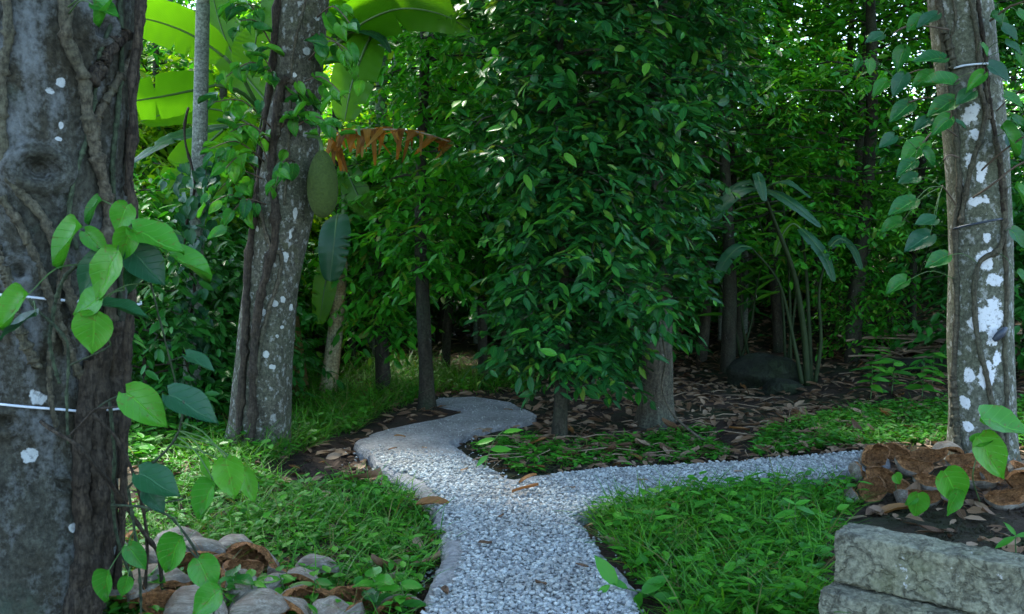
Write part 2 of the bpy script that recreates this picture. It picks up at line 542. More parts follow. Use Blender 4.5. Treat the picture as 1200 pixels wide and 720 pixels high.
M['bushleaf'] = leaf_mat("dense_tree_leaf", [(0.009, 0.077, 0.022), (0.011, 0.106, 0.024), (0.014, 0.131, 0.024), (0.009, 0.077, 0.022), (0.011, 0.106, 0.024), (0.014, 0.131, 0.024), (0.019, 0.156, 0.024), (0.014, 0.131, 0.024), (0.019, 0.156, 0.024), (0.032, 0.213, 0.024), (0.066, 0.312, 0.026), (0.140, 0.240, 0.030)], .25, (1.3, 1.15, .4), .36, .3, 9)
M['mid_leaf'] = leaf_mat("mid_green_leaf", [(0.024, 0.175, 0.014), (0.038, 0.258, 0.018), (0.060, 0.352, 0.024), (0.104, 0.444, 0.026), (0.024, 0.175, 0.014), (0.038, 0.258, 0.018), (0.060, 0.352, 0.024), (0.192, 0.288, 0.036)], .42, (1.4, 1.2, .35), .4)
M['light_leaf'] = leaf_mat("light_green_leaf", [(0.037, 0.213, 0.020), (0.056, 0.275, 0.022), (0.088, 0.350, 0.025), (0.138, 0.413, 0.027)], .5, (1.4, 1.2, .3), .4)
M['backlit_tint_leaf'] = leaf_mat("yellow_green_backlit_leaf", [(.08, .26, .014), (.12, .32, .016), (.17, .38, .02), (.24, .44, .03)], .6, (1.4, 1.2, .3), .45)  # yellow-green leaf, with the glow of light from behind put into its colour
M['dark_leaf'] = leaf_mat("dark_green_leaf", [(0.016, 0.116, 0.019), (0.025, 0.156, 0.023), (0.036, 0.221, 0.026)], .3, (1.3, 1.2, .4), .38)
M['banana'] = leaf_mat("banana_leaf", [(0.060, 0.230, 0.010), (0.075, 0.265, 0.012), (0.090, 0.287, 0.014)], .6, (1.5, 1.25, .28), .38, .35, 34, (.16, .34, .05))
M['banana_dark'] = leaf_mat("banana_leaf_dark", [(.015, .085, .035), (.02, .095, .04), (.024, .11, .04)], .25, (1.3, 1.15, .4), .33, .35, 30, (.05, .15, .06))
M['banana_dead'] = leaf_mat("banana_leaf_dead", [(.26, .12, .025), (.48, .26, .04), (.16, .085, .03), (.42, .21, .03)], .6, (1.5, 1.0, .4), .7, .3, 24)
M['grass'] = leaf_mat("grass_blade", [(0.200, 0.160, 0.060), (0.028, 0.156, 0.010), (0.028, 0.156, 0.010), (0.047, 0.221, 0.013), (0.047, 0.221, 0.013), (0.075, 0.286, 0.016), (0.075, 0.286, 0.016), (0.112, 0.325, 0.024)], .4, (1.3, 1.15, .4), .45)
M['weed'] = leaf_mat("weed_leaf", [(0.022, 0.157, 0.014), (0.037, 0.215, 0.016), (0.057, 0.286, 0.018), (0.093, 0.343, 0.024)], .35, (1.3, 1.15, .4), .45)
M['dead_brown'] = leaf_mat("dead_leaf_brown", [(.085, .045, .022), (.15, .085, .045), (.23, .15, .09), (.30, .215, .14)], .12, (1.2, 1, .8), .7, .25, 7)
M['dead_orange'] = leaf_mat("dead_leaf_orange", [(.20, .085, .025), (.27, .13, .04), (.33, .20, .075)], .2, (1.2, 1, .6), .6, .25, 7)
def husk_skin_mat():
    m, nt, N, L, bs, out = mat_new("dry_husk_skin")
    n1 = noise(nt, coords(nt, (3, 42, 42)), 1.6, 7, .65); n2 = noise(nt, coords(nt), 13, 5, .6); n3 = noise(nt, coords(nt, (12, 160, 160)), 1.5, 4, .6)
    c = ramp(nt, [(.32, (.07, .06, .042)), (.5, (.18, .165, .128)), (.68, (.32, .305, .25))], n1)
    c = mix(nt, ramp(nt, [(.5, (0, 0, 0)), (.72, (.75, .75, .75))], n2), c, (.13, .085, .05))
    c = mix(nt, ramp(nt, [(.42, (.6, .6, .6)), (.5, (0, 0, 0))], n3), c, (.10, .08, .06))
    L.new(c, bs.inputs["Base Color"]); bs.inputs["Roughness"].default_value = .7
    bump(nt, math_n(nt, 'ADD', n1, math_n(nt, 'MULTIPLY', n3, .6)), .8, .006, bs)
    return m
M['husk_skin'] = husk_skin_mat()
M['husk_fibre'] = bark_mat("husk_fibre", (.22, .095, .03), (.58, .29, .11), (.40, .19, .07), grain=(8, 60, 60), bstr=1, bdist=.01)
M['string'] = plain_mat("plastic_string", (.42, .50, .58), (.6, .66, .7), 40, .4)
M['wire_dark'] = plain_mat("dark_strap", (.02, .03, .045), (.05, .065, .085), 40, .45)
M['fruit'] = plain_mat("jackfruit_rind", (.026, .055, .006), (.06, .105, .013), 70, .75, 1, .02)
M['pseudostem'] = bark_mat("banana_stem_sheath", (.34, .29, .17), (.55, .49, .34), (.30, .17, .07), grain=(40, 40, 1.2), bstr=.4, bdist=.005)
M['pseudostem_dark'] = bark_mat("old_banana_stem_sheath", (.10, .07, .02), (.20, .15, .04), (.12, .06, .025), grain=(40, 40, 1.2), bstr=.4, bdist=.005)
M['dry_stalk'] = plain_mat("dry_stalk", (.14, .10, .06), (.30, .23, .15), 8, .8, stretch=(1, 20, 20))

# ================================================================== THE SETTING
def ground():
    g = np.linspace(-1, 1, 221)
    xs = np.sinh(g * 5.2) / np.sinh(5.2) * 160
    h = np.linspace(0, 1, 241)
    ys = -4 + np.sinh(h * 4.2) / np.sinh(4.2) * 210
    X, Y = np.meshgrid(xs, ys)
    Z = terr(X, Y) - .0
    Z += .012 * np.sin(17 * X + 3 * np.sin(5 * Y)) * np.sin(15 * Y) * (Y < 14)
    Z = np.minimum(Z, 8)
    V = np.stack([X, Y, Z], -1).reshape(-1, 3)
    nx, ny = len(xs), len(ys)
    i = np.arange(ny - 1)[:, None] * nx + np.arange(nx - 1)[None]
    F = np.stack([i, i + 1, i + nx + 1, i + nx], -1).reshape(-1, 4)
    o = link("ground", make_mesh("ground", V, F, None, True, M['soil']))
    props(o, "dark bare forest soil between the trees", "ground", kind="structure")
ground()

PZ = 0.045
OUT = [(478, 760), (500, 700), (522, 650), (514, 605), (486, 570), (446, 545), (421, 517), (436, 508), (478, 498), (520, 490), (549, 483), (535, 478), (508, 472), (512, 466), (556, 465), (600, 472), (626, 484),
       (618, 494), (585, 500), (548, 508), (528, 517), (536, 527), (566, 545), (602, 562), (640, 557), (700, 550), (760, 547), (830, 543), (900, 538), (985, 531), (1035, 527), (1040, 545),
       (975, 556), (880, 570), (780, 586), (690, 600), (672, 607), (688, 622), (714, 660), (742, 700), (776, 760)]
OUTW = [G(x, y, PZ) for x, y in OUT]
def path_slab():
    pts = np.array(OUTW + [OUTW[0]])
    dense = []
    for a, b in zip(pts[:-1], pts[1:]):
        n = max(2, int(np.linalg.norm(b - a) / .05))
        for k in range(n): dense.append(a + (b - a) * k / n)
    D = np.array(dense)
    n = len(D)
    jit = np.stack([np.interp(np.arange(n), np.arange(0, n + 3, 3), RNG.normal(0, .014, len(np.arange(0, n + 3, 3)))) for _ in range(2)], 1)
    D[:, :2] += jit
    c = D[:, :2].mean(0)
    V, F = [], []
    area = 0.5 * np.sum(D[:, 0] * np.roll(D[:, 1], -1) - np.roll(D[:, 0], -1) * D[:, 1])
    if area < 0: D = D[::-1]
    nx = np.roll(D, -1, 0) - np.roll(D, 1, 0)
    nrm = np.stack([nx[:, 1], -nx[:, 0]], 1); nrm /= np.linalg.norm(nrm, axis=1)[:, None] + 1e-9
    rings = [(.0, PZ - .15), (.012, PZ - .045), (.004, PZ - .014), (-.012, PZ)]
    for off, z in rings:
        R = D.copy(); R[:, :2] += nrm * off + RNG.normal(0, .004, (n, 2)); R[:, 2] = z + (RNG.normal(0, .003, n) if z < PZ else 0)
        V.append(R)
    for k in range(len(rings) - 1):
        for i in range(n):
            j = (i + 1) % n
            F.append([k * n + i, k * n + j, (k + 1) * n + j, (k + 1) * n + i])
    F.append([(len(rings) - 1) * n + i for i in range(n)])
    me = make_mesh("garden_path", np.concatenate(V), F, None, False, M['concrete'])
    o = link("garden_path", me)
    props(o, "grey concrete and gravel footpath winding between the trees", "path", kind="structure")
    return o
PATH = path_slab()

def gravel():
    ph = (1 + 5 ** .5) / 2
    I = np.array([(-1, ph, 0), (1, ph, 0), (-1, -ph, 0), (1, -ph, 0), (0, -1, ph), (0, 1, ph), (0, -1, -ph), (0, 1, -ph), (ph, 0, -1), (ph, 0, 1), (-ph, 0, -1), (-ph, 0, 1)]) / 1.9
    IF = np.array([(0, 11, 5), (0, 5, 1), (0, 1, 7), (0, 7, 10), (0, 10, 11), (1, 5, 9), (5, 11, 4), (11, 10, 2), (10, 7, 6), (7, 1, 8), (3, 9, 4), (3, 4, 2), (3, 2, 6), (3, 6, 8), (3, 8, 9), (4, 9, 5), (2, 4, 11), (6, 2, 10), (8, 6, 7), (9, 8, 1)])
    W = np.array(OUTW)
    n = 220000
    x = RNG.uniform(W[:, 0].min(), W[:, 0].max(), n); y = RNG.uniform(2.6, 8.2, n)
    ok = in_poly(x, y, OUTW)
    x, y = x[ok], y[ok]
    d = poly_dist(x, y, OUTW)
    near = sm(5.9, 5.2, y)                               # loose stone lies on the near stretch and the side branch
    side = sm(.15, .45, x)
    loose = np.maximum(near, side * sm(6.6, 6.0, y))
    # worn sandy hollow in the middle of the walking line
    worn = np.exp(-(((x - .02) / .16) ** 2 + ((y - 4.75) / .55) ** 2)) * .85
    edge_ok = d > np.where((x < .2) & (y < 5.2), .012 + .05 * (np.sin(5.3 * y + 1) > .1), .008) + .03 * RNG.random(len(x)) ** 2
    keep = edge_ok & (RNG.random(len(x)) < (.06 + .94 * loose) * (1 - worn))
    x, y, loose = x[keep], y[keep], loose[keep]
    cap = 44000
    if len(x) > cap:
        s = RNG.permutation(len(x))[:cap]; x, y, loose = x[s], y[s], loose[s]
    # strays kicked off the path
    sx = RNG.uniform(-1.2, 1.6, 9000); sy = RNG.uniform(3.0, 6.2, 9000)
    so = ~in_poly(sx, sy, OUTW) & (poly_dist(sx, sy, OUTW) < .16 * RNG.random(9000) ** 2)
    off = np.concatenate([np.zeros(len(x)), terr(sx[so], sy[so]) + .006 - PZ])
    x = np.concatenate([x, sx[so]]); y = np.concatenate([y, sy[so]]); loose = np.concatenate([loose, np.ones(so.sum())])
    n = len(x)
    r = (.0038 + .0082 * RNG.random(n) ** 2.0) * (.55 + .45 * loose)
    V = I[None] * (1 + RNG.uniform(-.32, .32, (n, 12, 1)))
    sc = np.stack([RNG.uniform(.8, 1.35, n), RNG.uniform(.7, 1.1, n), RNG.uniform(.4, .75, n)], 1)
    V = V * sc[:, None] * r[:, None, None]
    a = RNG.uniform(0, 2 * PI, n); ca, sa = np.cos(a), np.sin(a)
    tl = RNG.normal(0, .4, n); ct, st = np.cos(tl), np.sin(tl)
    X = V[..., 0] * ct[:, None] - V[..., 2] * st[:, None]; Z = V[..., 0] * st[:, None] + V[..., 2] * ct[:, None]
    V = np.stack([X * ca[:, None] - V[..., 1] * sa[:, None], X * sa[:, None] + V[..., 1] * ca[:, None], Z], -1)
    lift = PZ + off + r * .3 + .009 * RNG.random(n) ** 2 * loose
    V += np.stack([x, y, lift], 1)[:, None]
    lf = np.repeat(np.stack([x * 0, x * 0, RNG.random(n)], 1), 12, 0)
    F = (IF[None] + (np.arange(n) * 12)[:, None, None]).reshape(-1, 3)
    o = link("gravel", make_mesh("gravel", V.reshape(-1, 3), F, lf, False, M['stone']))
    props(o, "loose pale crushed stone spread over the footpath", "gravel", kind="stuff")
gravel()

# ================================================================== TREES
def axis_from(pts, Y):
    """pts: (px, py, half width px) from the ground up; Y: depth. Returns world points and radii"""
    c = np.array([P(x, y, Y) for x, y, w in pts])
    r = np.array([w * np.linalg.norm(ray(x, y)) * Y / FPX for x, y, w in pts])
    return c, r

def surf(px, py, ax, lift=0.0):
    c, r = ax
    Y = c[0][1]
    for _ in range(12):
        p = P(px, py, Y)
        cx = np.interp(p[2], c[:, 2], c[:, 0]); cyy = np.interp(p[2], c[:, 2], c[:, 1]); rr = np.interp(p[2], c[:, 2], r) + lift
        dx = p[0] - cx
        Y = .5 * Y + .5 * (cyy - math.sqrt(max(rr * rr - dx * dx, 0)))
    return P(px, py, Y)

def bumpy(amp, freq=3, seed=0):
    rr = np.random.default_rng(seed)
    ph = rr.uniform(0, 6.28, 8); fr = rr.integers(1, 7, 8); fz = rr.uniform(1, 9, 8)
    def f(a, s):
        return amp * sum(np.sin(fr[k] * a + ph[k] + fz[k] * s) / (1 + .4 * k) for k in range(8)) / 3
    return f

def vine_tube(pts, r, n=60, knots=True, seg=8, wob=.3, seed=0):
    rr = np.random.default_rng(seed)
    p = resample(np.array(pts), n)
    p = p + rr.normal(0, r * wob * .35, p.shape)
    rad = np.full(n, r) * (1 + .12 * np.sin(np.arange(n) * .7 + seed))
    if knots:
        step = max(5, int(n / 9))
        for k in range(2, n, step):
            rad[k] *= 1.45
    return tube(p, rad, seg)

def twigs_to_leaves(rng, q, td, tl, nl, spread=.8, droop=.3, ll=.1, lj=.25, up=1.0):
    n = len(q)
    k = (np.arange(nl)[None] + rng.random((n, nl)) * .5) / nl
    alt = np.where(np.arange(nl) % 2 == 0, 1.0, -1.0)[None, :, None]
    sag = np.zeros((n, nl, 3)); sag[..., 2] = -(k ** 2) * tl[:, None] * droop * .8
    pos = q[:, None] + td[:, None] * (k * tl[:, None])[..., None] + sag
    side = np.cross(td, np.array((0, 0, 1.0))); side /= np.linalg.norm(side, axis=1)[:, None] + 1e-6
    d = td[:, None] * .55 + side[:, None] * alt * spread + rng.normal(0, lj, (n, nl, 3))
    d[..., 2] -= droop
    nrm = rng.normal(0, .35, (n, nl, 3)); nrm[..., 2] += up
    size = ll * rng.uniform(.45, 1.2, (n, nl))
    return pos.reshape(-1, 3), d.reshape(-1, 3), nrm.reshape(-1, 3), size.ravel()

def crown_gen(rng, z0, H, prof, nb, ncl, ntw, nl, ll, droop=.3, up=.25, limb_droop=.35, tw=(.12, .32), offset=(0, 0), trunk=None, tmin=.25, limb_r=.02, spread_r=.12, leaf_up=1.0):
    """limbs round an upright trunk, twig clumps on the limbs, leaves on the twigs"""
    mb = MB()
    Q, TD, TL = [], [], []
    for b in range(nb):
        f = (b + rng.random()) / nb
        z = z0 + (H - z0) * f
        az = b * 2.4 + rng.normal(0, .4)
        Ln = prof(f) * rng.uniform(.5, 1.22)
        c = trunk(z) if trunk else np.array((0, 0, z))
        dv = np.array((math.cos(az), math.sin(az), 0))
        t = np.linspace(0, 1, 7)
        path = c + np.outer(t, dv) * Ln + np.outer(t, np.array((offset[0], offset[1], 0)) * f)
        path[:, 2] += Ln * (up * t - limb_droop * t * t)
        path[1:, :2] += rng.normal(0, .03 * Ln, (6, 2))
        mb.add(*tube(path, np.linspace(limb_r * (.6 + .5 * Ln), .004, 7), 5))
        tt = rng.uniform(tmin, 1.02, ncl)
        qq = np.stack([np.interp(tt, t, path[:, k]) for k in range(3)], 1)
        qq = np.repeat(qq, ntw, 0) + rng.normal(0, spread_r, (ncl * ntw, 3)) * np.array((1, 1, .8))
        td = dv[None] * .7 + rng.normal(0, .75, (len(qq), 3)); td[:, 2] *= .45
        td /= np.linalg.norm(td, axis=1)[:, None]
        Q.append(qq); TD.append(td); TL.append(rng.uniform(tw[0], tw[1], len(qq)))
    Q, TD, TL = np.concatenate(Q), np.concatenate(TD), np.concatenate(TL)
    return mb, twigs_to_leaves(rng, Q, TD, TL, nl, droop=droop, ll=ll, up=leaf_up), (Q, TD, TL)

def finish_tree(t, trunk_V, trunk_F, bark, limbs, leaves, mat, T_far, T_near=None, most=0, key=None, twigs=None, cell=9):
    L = np.array(root_loc(t))
    mb = MB().add(trunk_V, trunk_F)
    if limbs is not None and limbs.n:
        mb.add(np.concatenate(limbs.V), limbs.F)
    mb.part("trunk", bark, t)
    pos, d, nrm, size = leaves
    rest = np.ones(len(pos), bool)
    if most:
        ids = front_leaves(pos, size, most, cell)
        rest[ids] = False
        leaf_objs("leaf", t, leaf_variants(key, T_near, mat), pos[ids], d[ids], nrm[ids], size[ids])
    V, F, lf = leaf_cloud(T_far, pos[rest], d[rest], nrm[rest], size[rest])
    part("crown", V, F, mat, t, lf=lf, kind="stuff")

# ---------------- big grey trunk at the left edge with its pepper vine
AX_L = axis_from([(10, 800, 112), (16, 700, 98), (28, 560, 92), (36, 400, 92), (42, 200, 94), (50, 0, 94), (56, -260, 92), (60, -900, 84)], 3.15)
base = AX_L[0][0].copy(); base[2] = terr(base[0], base[1]) - .05
AX_L[0][0][2] = base[2]
T = thing("shade_tree", "thick grey lichened trunk wrapped in woody vines beside white husks", "tree", base)
def local(pxy, ax, b): return surf(pxy[0], pxy[1], ax) - b
pl = []
for (x, y, r, hz) in [(72, 97, .013, .013), (58, 107, .014, .012), (68, 163, .009, .006), (43, 466, .024, .022), (84, 618, .012, .014), (36, 534, .02, .02), (72, 147, .006, .009)]:
    q = local((x, y), AX_L, base); pl.append((q[0], q[1], q[2], r, hz))
M['bark_big'] = bark_mat("grey_lichened_bark", (.034, .032, .026), (.095, .092, .078), (.055, .046, .032), grain=(16, 16, 7), bstr=.9, bdist=.014, patches=pl, patch_col=(.42, .47, .47), fleck=(.14, .16, .162), fleck_t=.49, fleck_w=.2, fleck_s=(1.6, 1.6, .7), fleck_scale=6, fiss=.15, moss=(.055, .085, .06), moss_t=.56)
def big_disp(a, s):
    d = bumpy(.012, seed=3)(a, s * .6)
    for (th, ss, w, h, amp) in KNOTS:
        da = np.abs((a - th + PI) % (2 * PI) - PI) * .27
        q = np.hypot(da / w, (s - ss) / h)
        d = d + amp * np.exp(-(q - .75) ** 2 * 6) - amp * 1.3 * np.exp(-q ** 2 * 4)
    return d
KNOTS = []
cL = AX_L[0]
sL = np.concatenate([[0], np.cumsum(np.linalg.norm(np.diff(cL, axis=0), axis=1))])
for (x, y, w, h, amp) in [(47, 195, .085, .06, .045), (22, 316, .05, .045, .035), (5, 492, .05, .04, .04), (118, 28, .05, .05, .035), (72, 560, .03, .03, .03)]:
    p = surf(x, y, AX_L)
    ss = np.interp(p[2], cL[:, 2], sL)
    c = np.array([np.interp(p[2], cL[:, 2], cL[:, k]) for k in range(3)])
    # angle in the tube's own frame: u = T x Y  ~ (-1,0,0)->, w = T x u
    u = np.cross((0, 0, 1.0), (0, 1.0, 0)); wv = np.cross((0, 0, 1.0), u)
    KNOTS.append((math.atan2((p - c) @ wv, (p - c) @ u), ss, w, h, amp))
tv, tf = tube(cL, AX_L[1], 96, n=260, disp=big_disp)
rng = np.random.default_rng(5)
topL = cL[-1]
lim, lv, _ = crown_gen(rng, 4.6, 8.0, lambda f: 3.2 - 1.4 * f, 34, 10, 10, 8, .22, trunk=lambda z: np.array((topL[0], topL[1], z)), limb_r=.04, spread_r=.3)
finish_tree(T, tv, tf, M['bark_big'], lim, lv, M['mid_leaf'], T_HEX)

VL = thing("pepper_vine", "pepper vine with broad glossy leaves climbing the thick grey trunk", "vine", base + np.array((.18, -.2, 0)))
def on_l(pts, r, lift=.5): return [surf(x, y, AX_L, r * lift + .008) for x, y in pts]
stems = [
    ([(5, -20), (10, 40), (3, 83), (3, 160), (7, 200), (20, 220), (37, 240), (50, 255), (62, 280), (74, 307), (80, 340), (92, 380)], .0105, 'vine'),
    ([(0, 230), (16, 252), (30, 277), (47, 317), (60, 353), (72, 385), (85, 420), (100, 450)], .0095, 'vine'),
    ([(-6, 290), (6, 318), (14, 345), (24, 390), (44, 430)], .011, 'vine'),
    ([(74, -20), (76, 10), (80, 50), (97, 87), (103, 133), (110, 173), (122, 217), (127, 250), (126, 310), (132, 400)], .014, 'vine'),
    ([(132, 25), (117, 65), (110, 120), (101, 165), (90, 200), (82, 235), (82, 262), (90, 292)], .0052, 'vine_green'),
    ([(157, 62), (140, 92), (126, 114), (116, 135), (113, 165), (120, 210)], .009, 'vine'),
    ([(146, 40), (128, 60), (116, 85), (104, 96)], .014, 'vine_dark'),
    ([(140, -20), (143, 60), (138, 130), (132, 200), (136, 270), (140, 350), (134, 430)], .006, 'vine_green'),
    ([(135, 380), (132, 460), (124, 540), (126, 620), (108, 712), (100, 790)], .034, 'vine_dark'),
    ([(108, 420), (100, 480), (94, 560), (98, 640), (84, 715), (70, 790)], .026, 'vine_dark'),
    ([(120, 400), (112, 520), (114, 610), (98, 705), (88, 790)], .03, 'vine_dark'),
    ([(72, 307), (66, 370), (58, 420), (60, 470), (66, 500)], .006, 'vine'),
]
for i, (pts, r, m) in enumerate(stems):
    big = r > .02
    r = r * (1.3 if not big else 1.0)
    V, F = vine_tube(on_l(pts, r, .6), r, 90, knots=not big, seg=10 if not big else 16, seed=i, wob=.3 if not big else .12)
    part("stem", V, F, M[m], VL)
edge = [
    ([(166, -20, 3.06), (162, 40, 3.05), (155, 90, 3.04), (156, 150, 3.05), (152, 200, 3.05), (156, 240, 3.05), (158, 300, 3.06), (154, 350, 3.08), (149, 420, 3.1), (143, 480, 3.1), (138, 560, 3.1)], .0125, 'vine_dark'),
    ([(172, -20, 3.1), (166, 30, 3.1), (158, 110, 3.12), (150, 170, 3.12), (149, 230, 3.1)], .008, 'vine_dark'),
    ([(156, 340, 3.0), (148, 400, 3.0), (150, 450, 3.02), (146, 510, 3.04), (144, 600, 3.08), (136, 690, 3.1)], .012, 'vine_dark'),
    ([(48, 494, 2.84), (62, 505, 2.82), (85, 518, 2.8), (106, 540, 2.82), (126, 562, 2.88), (146, 592, 2.96), (168, 624, 3.0), (186, 652, 3.1), (190, 700, 3.2)], .006, 'vine_dark'),
    ([(100, 478, 2.86), (124, 500, 2.88), (140, 520, 2.9), (158, 560, 2.94), (170, 610, 3.0), (172, 660, 3.1), (165, 725, 3.2)], .005, 'vine_dark'),
    ([(128, 470, 2.9), (134, 530, 2.92), (132, 590, 3.0), (140, 640, 3.05), (156, 680, 3.1)], .005, 'vine_green'),
    ([(215, 470, 2.7), (213, 492, 2.7), (205, 515, 2.74), (188, 535, 2.78), (168, 552, 2.85), (150, 572, 2.92)], .0035, 'vine_green'),
    ([(131, 592, 2.95), (165, 594, 2.9), (188, 600, 2.9), (206, 612, 2.92), (226, 640, 2.95), (240, 668, 3.0)], .0038, 'vine_green'),
    ([(78, 514, 2.82), (100, 492, 2.8), (112, 480, 2.78), (130, 478, 2.76), (148, 476, 2.72), (165, 478, 2.7), (186, 474, 2.7)], .0035, 'vine_dark'),
    ([(112, 480, 2.8), (130, 468, 2.78), (148, 462, 2.75)], .003, 'vine_green'),
    ([(170, 600, 3.0), (192, 590, 3.0), (215, 585, 3.0)], .003, 'vine_green'),
    ([(60, 380, 2.85), (66, 350, 2.84), (76, 325, 2.82), (92, 310, 2.8), (108, 300, 2.78)], .0055, 'vine_green'),
    ([(60, 380, 2.85), (58, 400, 2.84), (64, 430, 2.84), (70, 450, 2.84)], .005, 'vine_green'),
    ([(80, 520, 2.84), (78, 470, 2.83), (80, 430, 2.83), (78, 400, 2.83), (62, 380, 2.84), (45, 365, 2.82), (34, 350, 2.8)], .0042, 'vine_green'),
    ([(145, 340, 2.82), (146, 310, 2.8), (150, 285, 2.79), (153, 262, 2.78)], .0035, 'stem_green'),
    ([(108, 300, 2.78), (130, 290, 2.78), (150, 270, 2.78)], .0035, 'vine_green'),
    ([(82, 428, 2.83), (100, 420, 2.8), (118, 412, 2.78), (130, 405, 2.78)], .0028, 'vine_green'),
    ([(150, 572, 2.92), (160, 640, 2.98), (165, 700, 3.05), (165, 760, 3.1)], .0042, 'vine_green'),
    ([(176, 330, 2.75), (186, 370, 2.8), (196, 410, 2.85), (206, 450, 2.9), (214, 490, 2.95)], .0028, 'vine_green'),
    ([(196, 425, 2.9), (208, 420, 2.9), (218, 418, 2.9)], .002, 'vine_green'),
    ([(218, 640, 2.95), (242, 668, 2.92), (256, 692, 2.9), (250, 720, 2.9)], .003, 'vine_green'),
]
for i, (pts, r, m) in enumerate(edge):
    V, F = vine_tube([P(*q) for q in pts], r, 40, seed=50 + i, knots=r > .004)
    part("stem", V, F, M[m], VL)

def pix_leaf(name, parent, meshes, bx, by, tx, ty, Y, k, tilt=(0, -.55, .8), dY=0.0, s=1.0):
    b, t = P(bx, by, Y), P(tx, ty, Y + dY)
    d = t - b
    ln = np.linalg.norm(d)
    o = bpy.data.objects.new(name, meshes[k % len(meshes)]); COL.objects.link(o); o.parent = parent
    L = root_loc(parent)
    o.matrix_basis = frame_matrix(Vector(b) - L, d, tilt, (ln, ln * s, ln))
    return o
PEP = leaf_variants("pepper_leaf", T_HEART, M['pepper'], 8)
PEP2 = leaf_variants("pepper_leaf_folded", T_HEART2, M['pepper'], 8)
PEPD = leaf_variants("pepper_leaf_dark", T_HEART, M['pepper_dark'], 4)
left_leaves = [  # base, tip, depth, brightness bucket, tilt, width
    (97, 266, 57, 306, 2.75, 5, (-.3, -.6, .6), 1.15), (150, 240, 134, 272, 2.72, 5, (.3, -.6, .5), 1.2), (100, 272, 127, 298, 2.74, 5, (-.4, -.5, .7), .9),
    (154, 269, 138, 305, 2.70, 6, (.3, -.8, .3), 1.05), (156, 271, 217, 291, 2.70, 5, (.1, -.5, .9), 1.05), (138, 297, 106, 352, 2.66, 6, (-.2, -.9, .4), 1.0),
    (198, 300, 248, 322, 2.74, 5, (.25, -.45, .9), 1.0), (120, 350, 82, 366, 2.68, 6, (0, -.8, .6), 1.35), (112, 368, 105, 416, 2.66, 6, (.1, -.95, .3), 1.3),
    (34, 345, -4, 382, 2.6, 6, (-.2, -.8, .6), 1.05), (148, 461, 197, 499, 2.68, 6, (.2, -.8, .5), .9), (265, 538, 275, 586, 2.62, 7, (.1, -.9, .4), 1.05),
    (252, 566, 226, 606, 2.66, 4, (-.2, -.8, .5), 1.0), (284, 552, 299, 590, 2.7, 7, (.4, -.8, .3), .8), (241, 535, 246, 566, 2.7, 7, (-.5, -.7, .3), .7),
    (214, 628, 188, 670, 2.75, 4, (0, -.9, .4), 1.05), (232, 655, 252, 694, 2.75, 4, (.3, -.8, .4), 1.1), (258, 692, 224, 722, 2.7, 4, (0, -.8, .6), 1.0),
    (128, 668, 118, 706, 2.85, 4, (-.2, -.9, .3), 1.0), (150, 676, 142, 700, 2.85, 4, (.3, -.9, .3), .9), (150, 640, 172, 668, 2.9, 3, (.2, -.8, .5), .9),
    (120, 235, 96, 258, 2.78, 2, (-.4, -.6, .5), .8), (285, 548, 262, 570, 2.76, 3, (0, -.5, .8), .8), (110, 6, 140, 14, 2.74, 3, (0, -.6, .8), 1.4), (140, -6, 106, 22, 2.74, 4, (0, -.6, .8), 1.1),
]
for i, (a, b, c, d, Y, k, tl, w) in enumerate(left_leaves):
    pix_leaf("leaf", VL, PEP if i % 3 else PEP2, a, b, c, d, Y, k, tl, s=w)
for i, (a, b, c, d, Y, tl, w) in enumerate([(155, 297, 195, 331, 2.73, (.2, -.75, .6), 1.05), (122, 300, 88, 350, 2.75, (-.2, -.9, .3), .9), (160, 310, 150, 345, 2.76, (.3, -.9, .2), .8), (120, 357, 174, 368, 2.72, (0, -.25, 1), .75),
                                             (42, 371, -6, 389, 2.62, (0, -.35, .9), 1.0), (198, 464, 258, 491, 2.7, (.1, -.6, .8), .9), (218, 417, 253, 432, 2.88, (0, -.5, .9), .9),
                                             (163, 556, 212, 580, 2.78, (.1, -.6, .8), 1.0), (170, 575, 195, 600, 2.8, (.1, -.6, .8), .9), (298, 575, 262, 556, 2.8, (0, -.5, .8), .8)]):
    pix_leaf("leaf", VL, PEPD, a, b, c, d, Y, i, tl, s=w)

def petioles(vine, rmax=.45, mat='stem_green'):
    L = np.array(root_loc(vine))
    pts = np.concatenate([np.array([v.co for v in c.data.vertices]) for c in vine.children if c.name.split('.')[0] in ('stem', 'shoot')])
    for c in [c for c in vine.children if c.name.split('.')[0] == 'leaf']:
        p = np.array(c.matrix_basis.translation)
        d = np.linalg.norm(pts - p, axis=1); i = int(np.argmin(d))
        if .006 < d[i] < rmax:
            q = pts[i]; m = (p + q) / 2 + np.array((0, 0, .12 * d[i]))
            part("petiole", *tube(resample([q + L, m + L, p + L], 8), np.linspace(.0024, .0016, 8), 5), M[mat], vine)
petioles(VL)

def string_round(label, name, pts, r, mat, cat="string"):
    V, F = tube(np.array(pts), r, 6, n=60)
    o = link(name, make_mesh(name, V - np.array(pts[0]), F, None, True, mat), None, Vector(pts[0]))
    props(o, label, cat)
    return o
string_round("pale blue plastic string round the vine trunk at leaf height", "string", [surf(-60, 340, AX_L, .012), surf(-10, 345, AX_L, .01), surf(20, 347, AX_L, .01), surf(60, 351, AX_L, .012), surf(100, 354, AX_L, .02), surf(135, 357, AX_L, .03), P(162, 357, 3.06), P(165, 354, 3.3)], .0042, M['string'])
string_round("pale blue plastic string tied low on the lichened trunk near a white lichen spot", "string", [surf(-60, 468, AX_L, .01), surf(-10, 473, AX_L, .01), surf(30, 477, AX_L, .01), surf(70, 480, AX_L, .016), surf(95, 482, AX_L, .02), surf(120, 481, AX_L, .03), P(150, 478, 3.08), P(152, 474, 3.3)], .004, M['string'])

